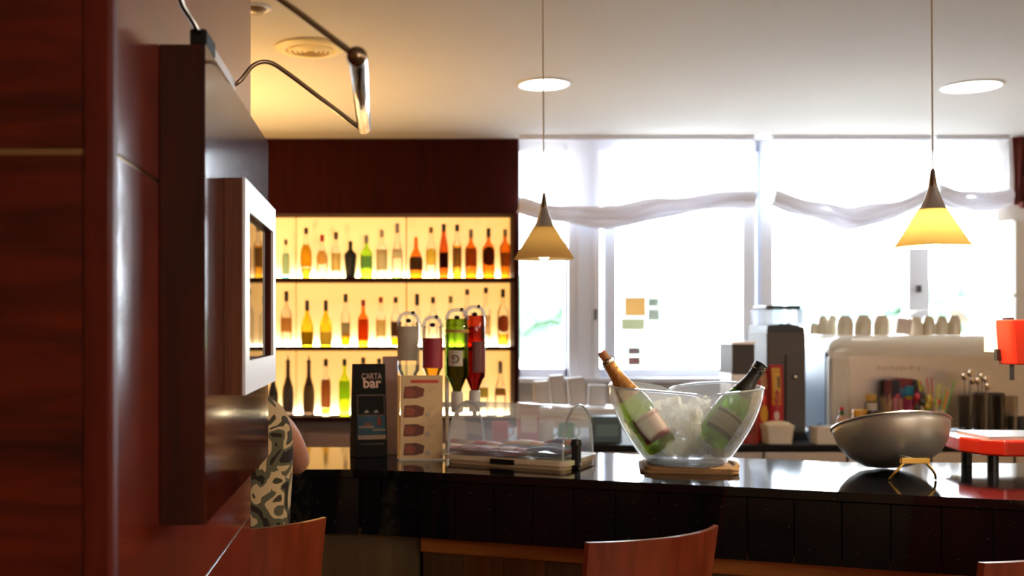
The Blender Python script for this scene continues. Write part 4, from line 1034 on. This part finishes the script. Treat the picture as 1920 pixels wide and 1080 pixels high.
# plum coloured card standing behind it
Yq = 3.2
t = thing('plum_card', 'plain plum coloured card stand behind the black menu stand', 'card', (WX(722, Yq), Yq, BAR + .0005), math.radians(8))
s = Yq / F
b = B().prism_y([(0, 0), (26 * s, 0), (24 * s, (868 - 684) * s), (-4 * s, (868 - 684) * s)], 0, .012); b.bevel(.0015, 1); b.build('card', plain(150, 112, 104, .4), t)
b = B().prism_x([(.012, 0), (.07, 0), (.012, .15)], .004, .01).build('prop', plain(140, 104, 96, .5), t)
# cream leaflet in clear holder with four photos
YL = 3.06; s = YL / F; rzl = math.radians(6)
t = thing('leaflet_stand', 'cream leaflet with four brown food photos in a stand', 'leaflet', (WX(751, YL), YL, BAR + .0005), rzl)
w, h = 80 * s, (862 - 703) * s
B().span((0, 0, .004), (w, .004, h)).build('leaflet', plain(222, 190, 142, .5), t)
B().span((.03, -.0008, h - .022), (w - .012, -.0001, h - .013)).build('red_strip', plain(206, 64, 48, .5), t)
for k in range(4):
    z1 = h - .030 - k * .0545
    B().prism_y([(.008, z1 - .036), (.045, z1 - .036), (.066, z1 - .03), (.069, z1 - .008), (.045, z1), (.012, z1 - .002)], -.0008, -.0001).build('food_photo', plain(*[(118, 54, 32), (112, 48, 30), (108, 50, 32), (102, 48, 34)][k], .5), t)
    B().prism_y([(.012, z1 - .03), (.036, z1 - .031), (.044, z1 - .016), (.03, z1 - .006), (.014, z1 - .008)], -.0013, -.0009).build('food_highlight', plain(150, 72, 44, .5), t)
    if k: B().tube([(.078, -.0002, z1 - .03), (.078, -.001, z1 - .03)], .008, 14).build('price_spot', plain(186, 170, 150, .5), t)
    for j in range(3): B().span((.078, -.0007, z1 - .006 - .006 * j), (.104 - .006 * j, -.0001, z1 - .0045 - .006 * j)).build('text_line', plain(190, 160, 120, .5), t)
B().span((-.006, .02, 0), (w + .006, .026, .012)).span((-.006, -.01, 0), (w + .006, .05, .004)).build('holder_foot', 'acrylic_rim', t)
B().span((-.008, .0045, .004), (-.001, .009, h)).build('holder_edge', plain(226, 180, 96, .3), t)

# upturned bottles on a dispenser stand
YO = 3.27; s = YO / F
st = thing('optic_stand', 'chrome dispenser stand holding four upturned bottles', 'stand', on_bar(838, YO + .07))
B().lathe([(0, 0), (.07, 0), (.07, .008), (.02, .016), (.009, .02), (.009, .02)], 28).build('base', 'chrome', st, smooth=True)
B().tube([(0, 0, .018), (0, 0, WZ(628, YO) - BAR)], .007, 14).build('pole', 'chrome', st, smooth=True)
sx0 = lambda px, Y=YO: WX(px, Y) - WX(838, YO)
zz = lambda q, Y=YO: WZ(q, Y) - BAR
B().box((0, .0, zz(762)), (WX(905, YO) - WX(755, YO), .012, .016)).build('crossbar', 'steel', st)
B().box((0, .05, zz(610)), (WX(915, YO) - WX(750, YO), .006, .01)).build('upper_rail', 'clear_glass', st)
def upturned(px, Y, qtop, qsh, qneck, wpx, glass_m, label, cap_m, lab=None, liquid=None):
    """bottle hung neck down: qtop its upturned bottom, qsh where the shoulder starts, qneck the mouth"""
    s = Y / F; z = lambda q: WZ(q, Y) - BAR; r = wpx * s / 2; n = min(.014, r * .4)
    t = thing('upturned_bottle', label, 'bottle', (WX(px, Y), Y, BAR + .0005), group='upturned bottles on the dispenser stand')
    pr = [(0, z(qneck)), (n, z(qneck)), (n, z(qsh + (qneck - qsh) * .55)), (n * 1.3, z(qsh + (qneck - qsh) * .42)), (r * .8, z(qsh + (qneck - qsh) * .12)), (r, z(qsh)), (r, z(qtop) - .008), (r * .93, z(qtop)), (0, z(qtop))]
    g = B().lathe(pr, 26).build('glass', glass_m, t, smooth=True, angle=60)
    B().lathe([(n + .004, z(qneck + 22)), (n + .005, z(qneck + 2)), (n + .004, z(qneck - 16)), (n + .001, z(qneck - 18))], 18).build('measure', cap_m, t, smooth=True)
    B().lathe([(.005, z(qneck + 32)), (.008, z(qneck + 22)), (n + .003, z(qneck + 22))], 14).build('spout', 'black_plastic', t, smooth=True)
    cl = B().tube(arc([(-r * .95, 0, z(qtop) - .004), (-r * .7, 0, z(qtop) + .018), (-r * .3, 0, z(qtop) + .026), (r * .3, 0, z(qtop) + .026), (r * .7, 0, z(qtop) + .018), (r * .95, 0, z(qtop) - .004)], 4), .005, 8).build('clear_clamp', 'acrylic_rim', t, smooth=True)
    B().ball((0, -.004, z(qtop) + .004), .0075, 2, (1.2, 1, .9)).build('clamp_knob', 'black_plastic', t, smooth=True)
    B().ball((r * .4, .0, z(qtop) + .028), .006, 2).build('clamp_knob', 'black_plastic', t, smooth=True)
    if lab:
        (q0, q1, cc, half, ang) = lab
        o = arc_shell(r, z(q1), z(q0), half, 12, a0=-PI / 2 + ang).build('label', plain(*cc), t, smooth=True)
    if liquid:
        q0, cc = liquid
        B().lathe([(0, z(qneck - 2)), (n * .85, z(qneck - 2)), (n * .85, z(qsh + (qneck - qsh) * .5)), (r * .78, z(qsh + (qneck - qsh) * .12)), (r - .002, z(qsh)), (r - .002, z(q0)), (0, z(q0))], 22).build('liquid', tinted(*cc), t, smooth=True, angle=60)
    return t, r, z
upturned(766, 3.24, 604, 694, 745, 42, 'clear_glass', 'upturned clear bottle with pale grey label, nearest the black menu stand', plain(206, 206, 206, .4), (612, 676, (196, 190, 174, .5), 1.1, -.2), (684, (220, 238, 246)))
upturned(811, 3.20, 612, 690, 742, 38, 'clear_glass', 'upturned clear bottle with crimson label', plain(206, 200, 196, .4), (634, 690, (158, 34, 62, .45), 1.25, 0), (690, (240, 190, 60)))
t, r, z = upturned(857, 3.22, 598, 704, 752, 43, tinted(96, 140, 24), 'upturned green bottle with a square pale label', plain(206, 200, 196, .4), (657, 686, (206, 198, 180, .5), .62, -.2), (672, (110, 74, 20)))
g_ = text('label_letter', 'G', .034, plain(60, 44, 34, .5), t, (r * math.cos(-PI / 2 - .2) * 1.0, r * math.sin(-PI / 2 - .2) - .005, z(672)), (PI / 2, PI, -.2 + 0.0))
B().lathe([(r + .0008, z(624)), (r + .0012, z(621)), (r + .0008, z(618))], 24).build('gold_band', plain(190, 150, 60, .4), t, smooth=True)
upturned(890, 3.27, 592, 706, 750, 39, tinted(150, 44, 16), 'upturned dark red bottle, nearest the window side', plain(206, 200, 196, .4), (640, 698, (96, 22, 26, .4), .8, .5), (612, (150, 50, 16)))

# domed food cover on a tray
TC = Vector((.380, 3.02)); TR = math.radians(-30)
dc = thing('food_display', 'clear half-round food cover on a cream tray', 'food cover', (TC.x, TC.y, BAR + .0005), TR)
TW, TD = .37, .26
b = B().prism(srect(TW - .02, TD - .02, .02), 0, .012); b.build('tray_base', plain(206, 178, 140, .45), dc)
b = B().prism(srect(TW, TD, .028), .012, .024); b.build('tray_rim', plain(232, 214, 186, .4), dc)
B().span((-.035, -TD / 2 - .003, .008), (.035, -TD / 2 + .001, .022)).build('front_catch', 'matte_black', dc)
DR, DH = TD / 2 - .012, .142
def dome(u, v):
    a = PI * v
    return Vector(((u - .5) * (TW - .03), -DR * math.cos(a), .025 + DH * max(0.0, math.sin(a)) ** .8))
b = B(); b.grid(dome, 12, 26); b.build('cover_shell', 'acrylic', dc, smooth=True)
for sg in (-1, 1):
    b = B(); x0 = sg * (TW - .03) / 2
    vs = [b.bm.verts.new((x0, -DR * math.cos(PI * k / 26), .025 + DH * max(0.0, math.sin(PI * k / 26)) ** .8)) for k in range(27)]
    b.bm.faces.new(vs); b.build('cover_end', 'acrylic', dc)
    B().tube([(x0, -DR * math.cos(PI * k / 26), .025 + DH * max(0.0, math.sin(PI * k / 26)) ** .8) for k in range(27)], .0028, 6).build('cover_edge', 'acrylic_rim', dc, smooth=True)
B().span((TW / 2 - .012, -.07, .0), (TW / 2 + .012, -.045, .075)).bevel(.008, 3).build('hinge_clip', 'black_plastic', dc)
B().lathe([(.014, .058), (.016, .068), (.012, .08), (0, .084)], 16, (TW / 2, -.0575, 0)).build('hinge_knob', 'black_plastic', dc, smooth=True)
Rz = Matrix.Rotation(TR, 4, 'Z')
def snack(u, v, w, d, h, rz, colr, label, band, lift=0.0):
    p_ = Rz @ Vector((u, v, 0))
    t = thing('wrapped_snack', label, 'snack', (TC.x + p_.x, TC.y + p_.y, BAR + .0255 + lift), TR + rz, group='wrapped snacks under the food cover')
    b = B(); n_ = 10
    def f(a, c_, sg): 
        k = math.sin(PI * (.05 + .9 * a)) ** .35
        return Vector(((a - .5) * w, (c_ - .5) * d * (.8 + .2 * k), h * .5 + sg * h * .5 * k * math.sin(PI * (.06 + .88 * c_)) ** .4))
    b.grid(lambda a, c_: f(a, c_, 1), n_, 8); b.grid(lambda a, c_: f(a, c_, -1), n_, 8)
    b.build('wrapper', plain(*colr), t, smooth=True)
    b = B(); b.grid(lambda a, c_: f(.32 + .36 * a, .04 + .92 * c_, 1) + Vector((0, 0, .0008)), 6, 8); b.build('print_band', plain(*band), t, smooth=True)
snack(-.115, -.075, .12, .07, .022, .1, (156, 52, 50, .6), 'red wrapped snack at the leaflet end of the tray', (206, 150, 150, .6))
snack(-.125, .02, .11, .075, .026, .0, (206, 150, 110, .6), 'tan wrapped snack at the back of the tray near the leaflet', (196, 60, 60, .6))
snack(.0, -.07, .115, .075, .024, -.05, (170, 90, 86, .6), 'pinkish wrapped snack in the front middle of the tray', (226, 196, 190, .6))
snack(.0, .035, .12, .08, .034, .12, (214, 166, 120, .6), 'pale tan wrapped snack in the back middle of the tray', (230, 210, 190, .6))
snack(.105, -.058, .11, .075, .03, .0, (34, 30, 56, .6), 'navy wrapped snack at the front of the tray by the black clip', (56, 54, 96, .6))
snack(.115, .035, .10, .075, .045, -.2, (176, 104, 66, .6), 'brown and navy wrapped snack by the black clip, back row', (60, 60, 120, .6))

# ice bowl with two sparkling wine bottles
BC = Vector((WX(1285, 2.88), 2.88))
cl = thing('folded_cloth', 'tan folded cloth under the ice bowl', 'cloth', (BC.x + .004, BC.y, BAR + .0005), math.radians(-12))
for k, (w_, d_, dx) in enumerate(((.25, .22, 0), (.24, .21, .006))):
    b = B(); b.prism(srect(w_, d_, .02), .0075 * k, .0075 * k + .0068); b.bevel(.002, 1); b.build('layer', 'cloth_tan', cl, (dx, 0, 0))
B().tube(arc([(.1, -.1, .008), (.122, -.06, .014), (.124, 0, .016), (.116, .06, .012)], 5), .008, 8).build('rolled_edge', 'cloth_tan', cl, smooth=True)
BZ = BAR + .0155
bw = thing('ice_bowl', 'clear acrylic ice bowl with a wavy two-lobed rim', 'ice bowl', (BC.x, BC.y, BZ))
RZ_ = .192
def rim(a): return RZ_ + .020 * (abs(math.cos(a)) ** .4) - .008 + (.008 * math.sin(2 * abs(a - PI / 2) if a < PI else 0) if a < PI else 0)
def bowlr(v): return .104 + (.203 - .104) * (1 - (1 - v) ** 1.75) ** 1.0
def bowl(u, v, off=0.0):
    a = 2 * PI * u; zt_ = rim(a)
    if v < .12:
        r = (.104) * (v / .12); z = .004
    else:
        k = (v - .12) / .88; z = .004 + (zt_ - .004) * k; r = bowlr(z / .21 if z < .21 else 1.0)
    r -= off
    return Vector((max(r, .0) * math.cos(a), max(r, .0) * math.sin(a) * .92, z + off))
b = B(); b.grid(lambda u, v: bowl(u, v), 64, 24); bmesh.ops.remove_doubles(b.bm, verts=b.bm.verts[:], dist=1e-5)
b.build('bowl_shell', 'bowl_acrylic', bw, smooth=True, angle=80)
b = B(); b.grid(lambda u, v: bowl(u, .12 + .88 * v, .0045), 64, 20); b.build('inner_shell', 'acrylic', bw, smooth=True, angle=80)
B().tube([bowl(k / 64, 1.0, .002) for k in range(65)], .0034, 6, False).build('rim_edge', 'acrylic_rim', bw, smooth=True)
B().lathe([(0, 0), (.1, 0), (.106, .006), (.098, .012), (0, .012)], 40, sy=.92).build('bowl_foot', 'acrylic_rim', bw, smooth=True)
# ice
rnd = random.Random(11)
b = B()
for k in range(260):
    z = .014 + rnd.random() ** .8 * .125
    r = bowlr(z / .21) - .026
    a = rnd.uniform(0, 2 * PI); q = r * math.sqrt(rnd.random())
    lx, ly = q * math.cos(a), q * math.sin(a) * .9
    if ly < -.01 and abs(lx) > .02: continue
    if ly < .03 and rnd.random() < .5: continue
    zz_ = z + (.03 * (1 - (q / max(r, .01)) ** 2) if z > .11 else 0)
    e_ = rnd.uniform(.017, .028)
    b.box((q * math.cos(a), q * math.sin(a) * .9, zz_ + .006), (e_, e_ * .8, e_), mtx=Matrix.Rotation(rnd.uniform(0, 3), 3, 'X') @ Matrix.Rotation(rnd.uniform(0, 3), 3, 'Z'))
o = b.build('ice', 'ice', None, (BC.x, BC.y, BZ))
tag(o, 'heap of ice cubes filling the clear bowl', 'ice', kind='stuff')
# bottles: axis from base to mouth
def champagne(base, mouth, glass_m, foil, label, lab_c, lab_c2, foil_frac, cork=True):
    base = Vector(base); mouth = Vector(mouth); H = (mouth - base).length
    q = (mouth - base).normalized().to_track_quat('Z', 'Y')
    t = thing('champagne_bottle', label, 'bottle', base)
    t.rotation_mode = 'QUATERNION'; t.rotation_quaternion = q
    r = .0415
    pr = [(0, 0), (r * .9, 0), (r, .01), (r, .42 * H), (r * .93, .5 * H), (r * .7, .6 * H), (.021, .72 * H), (.0165, .80 * H), (.015, .93 * H), (.0165, .935 * H), (.0165, .95 * H), (.0145, .955 * H), (.0145, .96 * H), (0, .96 * H)]
    B().lathe(pr, 28).build('glass', glass_m, t, smooth=True, angle=60)
    f0 = foil_frac
    B().lathe([(prof_r(pr, f0 * H) + .0012, f0 * H)] + [(prof_r(pr, k * H) + .0012, k * H) for k in (f0 + .05, .72, .8, .88, .925)], 20).build('foil', foil, t, smooth=True)
    B().lathe([(.0178, .925 * H), (.0185, .945 * H), (.0175, .962 * H), (0, .963 * H)] if not cork else [(.0165, .925 * H), (.0172, .945 * H), (.015, .955 * H), (0, .956 * H)], 18).build('mouth_ring', foil if not cork else 'wire', t, smooth=True)
    for k in range(4):
        a = k * PI / 2
        B().tube(arc([(.019 * math.cos(a), .019 * math.sin(a), .915 * H), (.021 * math.cos(a + .4), .021 * math.sin(a + .4), .945 * H), (.014 * math.cos(a), .014 * math.sin(a), .975 * H)], 3), .0013, 5).build('wire_cage', 'wire', t)
    B().lathe([(.0185, .912 * H), (.02, .916 * H), (.0185, .92 * H)], 18).build('wire_ring', 'wire', t, smooth=True)
    if cork: B().lathe([(.012, .955 * H), (.0115, 1.03 * H), (.0105, 1.05 * H), (0, 1.05 * H)], 16).build('cork', plain(190, 126, 76, .7), t, smooth=True)
    else: B().lathe([(.018, .955 * H), (.0185, .995 * H), (.0165, 1.0 * H), (0, 1.0 * H)], 18).build('cap', foil, t, smooth=True)
    d = q.inverted() @ Vector((0, -1, .1)); a0 = math.atan2(d.y, d.x)
    arc_shell(r, .1 * H, .36 * H, 1.0, 12, a0=a0).build('label', plain(*lab_c), t, smooth=True)
    arc_shell(r + .0008, .1 * H, .15 * H, 1.0, 12, a0=a0).build('label_band', plain(*lab_c2), t, smooth=True)
    arc_shell(r + .0008, .31 * H, .34 * H, 1.0, 12, a0=a0).build('label_band', plain(*lab_c2), t, smooth=True)
    return t
Yc = BC.y
champagne(W(1243, 846, Yc - .055) + Vector((0, 0, .008)), W(1133, 668, Yc - .01), tinted(150, 190, 60), 'foil_gold', 'sparkling wine bottle with gold foil and cork leaning in the ice bowl', (196, 150, 146, .5), (150, 40, 56, .5), .55)
champagne(W(1330, 832, Yc - .065) + Vector((0, 0, .006)), W(1428, 683, Yc - .035), tinted(110, 180, 24), 'foil_black', 'green sparkling wine bottle with black foil leaning in the ice bowl', (150, 146, 110, .5), (44, 66, 26, .5), .62, False)

# tilted steel bowl with brass handle
Ys = 2.80; s = Ys / F
SBc = Vector((WX(1685, Ys), Ys))
sbw = thing('steel_bowl', 'tilted round steel bowl with a brass loop handle', 'bowl', (SBc.x, SBc.y + .01, BAR + .0005))
R = 104 * s
tm = Matrix.Translation((0, .02, .058)) @ Matrix.Rotation(math.radians(-19), 4, 'X')
pr = [(0, -.052), (.05, -.051), (R * .55, -.044), (R * .78, -.022), (R * .92, .008), (R * .98, .036), (R, .055)]
inner = [(r_ - .003, z_ + .002) for r_, z_ in reversed(pr[1:])] + [(0, -.049)]
b = B().lathe(pr + inner, 56); b.bm.transform(tm); zmin = min(v_.co.z for v_ in b.bm.verts); tm = Matrix.Translation((0, 0, -zmin)) @ tm; b.bm.transform(Matrix.Translation((0, 0, -zmin))); b.build('shell', 'bowl_steel', sbw, smooth=True, angle=70)
b = B().tube([(R * math.cos(2 * PI * k / 56), R * math.sin(2 * PI * k / 56), .055) for k in range(57)], .0035, 6, False); b.bm.transform(tm); b.build('rolled_rim', 'steel', sbw, smooth=True)
hx = WX(1717, Ys - .15) - SBc.x
hy = -.155
hw = .046
B().tube(arc([(hx - hw * 1.25, hy + .01, .002), (hx - hw * 1.05, hy, .02), (hx - hw * .62, hy - .002, .043)], 4), .0035, 8).build('handle_leg', 'brass', sbw, smooth=True)
B().tube(arc([(hx + hw * 1.25, hy + .01, .002), (hx + hw * 1.05, hy, .02), (hx + hw * .62, hy - .002, .043)], 4), .0035, 8).build('handle_leg', 'brass', sbw, smooth=True)
B().span((hx - hw * .78, hy - .006, .042), (hx + hw * .78, hy + .004, .056)).bevel(.0015, 1).build('handle_grip', 'brass', sbw)
B().tube([(hx, hy + .002, .049), (hx, hy + .075, .05)], .006, 8).build('handle_rod', 'bowl_steel', sbw)

# red counter machine at the end of the bar
Yr = 2.88; s = Yr / F
rm = thing('red_slicer', 'glossy red counter machine with steel tray and overhanging head', 'slicer', (WX(1900, Yr), Yr, BAR + .0005))
rx = lambda px: WX(px, Yr) - WX(1900, Yr)
rz_ = lambda q: WZ(q, Yr) - BAR
b = B().prism([(rx(1806), .02), (rx(1818), -.05), (rx(1850), -.085), (rx(2080), -.085), (rx(2080), .14), (rx(1822), .14)], rz_(850), rz_(820))
b.bevel(.006, 3); b.build('base_plate', 'red_enamel', rm)
b = B().prism([(rx(1832), -.055), (rx(2070), -.06), (rx(2070), .125), (rx(1840), .125)], rz_(820), rz_(815)); b.build('steel_tray', 'steel', rm)
for x0 in (rx(1850), rx(2050)):
    for y0 in (-.03, .1):
        B().tube([(x0, y0, 0), (x0, y0, rz_(849))], .014, 14).build('foot', 'black_plastic', rm)
b = B().prism([(-.046, -.058), (-.04, -.064), (.22, -.064), (.22, .03), (-.048, .004)], rz_(683), rz_(600))
for vv in b.bm.verts:
    if vv.co.z < rz_(650) and vv.co.x < 0: vv.co.x += .012; vv.co.y += .004
b.bevel(.004, 2); b.build('head', 'red_enamel', rm)
B().span((-.016, .03, rz_(664)), (.05, .115, rz_(600))).bevel(.003, 1).build('side_housing', 'cream_enamel', rm)
B().span((.12, -.02, rz_(816)), (.2, .1, rz_(683))).bevel(.01, 2).build('column', 'red_enamel', rm)
B().span((-.03, -.02, rz_(600)), (-.01, .0, rz_(596))).build('top_knob', 'black_plastic', rm)
B().tube([(-.022, -.03, rz_(682)), (-.023, -.032, rz_(712))], .006, 10).build('lever', 'black_plastic', rm)
B().span((-.05, -.01, rz_(676)), (-.03, .004, rz_(655))).build('lever_pivot', 'black_plastic', rm)

# ================================================================== BAR STOOLS
def stool(left, right, label):
    """left/right: ends of the curved back at its top, seen from behind"""
    Lp, Rp = Vector(left), Vector(right); ch = Rp - Lp; wd = ch.length; rz = math.atan2(ch.y, ch.x); mid = (Lp + Rp) / 2
    t = thing('bar_stool', label, 'bar stool', (mid.x, mid.y, 0), rz, group='bar stools along the bar')
    ZTp = 1.05; sag = .062
    def back(u, v, off):
        x = (u - .5) * wd * (1 - .04 * (1 - v)); q = (2 * u - 1)
        y = -sag * (1 - q * q) + .05 * (1 - v) * 1.0 + off
        top_ = ZTp + (.004 * math.sin(PI * u))
        return Vector((x, y, .70 + (top_ - .70) * v))
    b = B(); n_, m_ = 20, 10
    g = [[[b.bm.verts.new(back(i / n_, j / m_, o_)) for j in range(m_ + 1)] for i in range(n_ + 1)] for o_ in (0, .013)]
    for k, gg in enumerate(g):
        for i in range(n_):
            for j in range(m_): b.bm.faces.new((gg[i][j], gg[i + 1][j], gg[i + 1][j + 1], gg[i][j + 1]))
    for i in range(n_):
        for j in (0, m_): b.bm.faces.new((g[0][i][j], g[0][i + 1][j], g[1][i + 1][j], g[1][i][j]))
    for j in range(m_):
        for i in (0, n_): b.bm.faces.new((g[0][i][j], g[0][i][j + 1], g[1][i][j + 1], g[1][i][j]))
    b.build('backrest', 'chair_wood', t, smooth=True, angle=50)
    b = B().prism([(x, y + .20) for x, y in srect(wd, .36, .05)], .675, .70); b.bevel(.004, 2); b.build('seat', 'chair_wood', t)
    for sx_ in (-1, 1):
        for yy in (.06, .34):
            B().tube([(sx_ * (wd / 2 - .05), yy, .675), (sx_ * (wd / 2 - .015), yy + (.03 if yy > .2 else -.03), 0)], [.014, .013], 10).build('leg', 'dark_chrome', t, smooth=True)
    B().tube([(-wd / 2 + .03, .355, .28), (wd / 2 - .03, .355, .28)], .010, 10).build('footrest', 'dark_chrome', t)
    for sx_ in (-1, 1): B().tube([(sx_ * (wd / 2 - .03), .045, .28), (sx_ * (wd / 2 - .03), .355, .28)], .008, 8).build('side_rail', 'dark_chrome', t)
    return t
stool((.405, 2.134), (.723, 2.324), 'reddish wooden bar stool in front of the middle of the bar')
stool((-.448, 2.226), (-.137, 2.42), 'reddish wooden bar stool that the person in camouflage sits on')
stool((1.094, 1.95), (1.41, 2.14), 'reddish wooden bar stool cut off by the picture corner')

# ================================================================== SEATED PERSON
PXc, PYc = -.395, 2.555
pr_ = thing('person', 'person in a sleeveless camouflage top seated at the bar, seen from behind', 'person', (PXc, PYc, 0))
def skin_mesh(name, verts, edges, radii, m_, parent, root=0, sub=2):
    me = bpy.data.meshes.new(name); me.from_pydata([Vector(v) for v in verts], edges, []); me.update()
    o = link(name, me, m_, parent)
    md = o.modifiers.new('skin', 'SKIN'); md.use_smooth_shade = True
    for i, r in enumerate(radii):
        sv = me.skin_vertices[0].data[i]; sv.radius = r if isinstance(r, tuple) else (r, r); sv.use_root = (i == root)
    sd = o.modifiers.new('sub', 'SUBSURF'); sd.levels = sub; sd.render_levels = sub
    return o
V_ = [(0, .0, .80), (0, -.01, .95), (0, -.005, 1.10), (0, .0, 1.23), (0, .02, 1.34), (0, .035, 1.40), (0, .05, 1.46), (0, .06, 1.54), (0, .06, 1.60),
      (.135, .0, 1.255), (.158, .06, 1.20), (.172, .155, 1.135), (.12, .27, 1.13), (.06, .38, 1.135),
      (-.145, .0, 1.275), (-.185, .06, 1.19), (-.20, .155, 1.12), (-.15, .27, 1.13), (-.09, .38, 1.135)]
E_ = [(0, 1), (1, 2), (2, 3), (3, 4), (4, 5), (5, 6), (6, 7), (7, 8), (3, 9), (9, 10), (10, 11), (11, 12), (12, 13), (3, 14), (14, 15), (15, 16), (16, 17), (17, 18)]
R_ = [(.15, .1), (.12, .085), (.12, .085), (.10, .075), (.05, .05), (.048, .048), (.065, .075), (.078, .095), (.06, .075),
      .036, .036, .034, .03, .024, .04, .04, .038, .034, .024]
hand_n = len(V_)
for sd_, w_i in ((1, 13), (-1, 18)):
    wx_, wy_, wz_ = V_[w_i]; dx = -.4 * sd_ ; dv = Vector((-.5 * sd_, .85, 0)).normalized(); nv = Vector((dv.y, -dv.x, 0))
    pa = Vector((wx_, wy_, wz_)) + dv * .05; V_.append(tuple(pa)); R_.append((.03, .016)); E_.append((w_i, len(V_) - 1)); pi_ = len(V_) - 1
    for k, ln in enumerate((.07, .08, .075, .06)):
        st_ = pa + dv * .02 + nv * (.027 - .018 * k); V_.append(tuple(st_)); R_.append(.010); E_.append((pi_, len(V_) - 1))
        V_.append(tuple(st_ + dv * ln * .55 + Vector((0, 0, .006)))); R_.append(.0085); E_.append((len(V_) - 2, len(V_) - 1))
        V_.append(tuple(st_ + dv * ln + Vector((0, 0, -.008)))); R_.append(.0075); E_.append((len(V_) - 2, len(V_) - 1))
    st_ = pa - dv * .02 - nv * .03 * -sd_ * -1; V_.append(tuple(st_)); R_.append(.011); E_.append((pi_, len(V_) - 1))
    V_.append(tuple(st_ + dv * .04 + nv * -.02)); R_.append(.009); E_.append((len(V_) - 2, len(V_) - 1))
body = skin_mesh('body', V_, E_, R_, 'skin', pr_)
# face details and hair (head is turned to the bar)
b = B(); b.ball((0, .135, 1.525), .016, 2, (.7, 1.1, 1.3)); b.build('nose', 'skin', pr_, smooth=True)
for sg in (-1, 1):
    B().ball((sg * .03, .128, 1.55), .011, 2).build('eye', plain(240, 238, 234, .3), pr_, smooth=True)
    B().ball((sg * .079, .055, 1.535), .02, 2, (.4, .8, 1.4)).build('ear', 'skin', pr_, smooth=True)
B().ball((0, .137, 1.49), .02, 2, (1.1, .35, .3)).build('mouth', plain(176, 90, 84, .5), pr_, smooth=True)
B().ball((0, .035, 1.575), .098, 3, (.92, 1.02, 1.0)).ball((0, -.02, 1.5), .07, 3, (.95, .7, 1.1)).build('hair', 'hair', pr_, smooth=True)
# camouflage top
rings = [(.76, .165, .125, .0), (.84, .170, .125, 0), (.95, .160, .118, -.008), (1.06, .166, .12, -.005), (1.16, .172, .122, 0), (1.24, .172, .115, 0), (1.295, .150, .098, .005), (1.325, .10, .07, .012), (1.335, .062, .058, .018)]
b = B(); prev = None; first = None
for z, rx_, ry_, cy_ in rings:
    row = [b.bm.verts.new((rx_ * math.copysign(abs(math.cos(2 * PI * k / 36)) ** .85, math.cos(2 * PI * k / 36)), cy_ + ry_ * math.sin(2 * PI * k / 36), z)) for k in range(36)]
    if prev:
        for k in range(36): b.bm.faces.new((prev[k], prev[(k + 1) % 36], row[(k + 1) % 36], row[k]))
    prev = row
o = b.build('camouflage_top', 'camouflage', pr_, smooth=True, angle=80)
sd = o.modifiers.new('sub', 'SUBSURF'); sd.levels = 1; sd.render_levels = 1
B().tube(arc([(.075, -.04, 1.33), (.10, -.05, 1.355), (.115, -.02, 1.375), (.09, .02, 1.36)], 5), .006, 6).build('white_strap', plain(240, 232, 222, .6), pr_, smooth=True)
# trousers and shoes
for sg in (-1, 1):
    skin_mesh('trouser_leg', [(sg * .07, .0, .80), (sg * .09, .22, .775), (sg * .10, .37, .74), (sg * .09, .33, .50), (sg * .085, .29, .33)], [(0, 1), (1, 2), (2, 3), (3, 4)], [.095, .085, .06, .055, .045], 'denim', pr_)
    B().ball((sg * .085, .34, .312), .045, 2, (.9, 2.2, .75)).build('shoe', 'black_plastic', pr_, smooth=True)
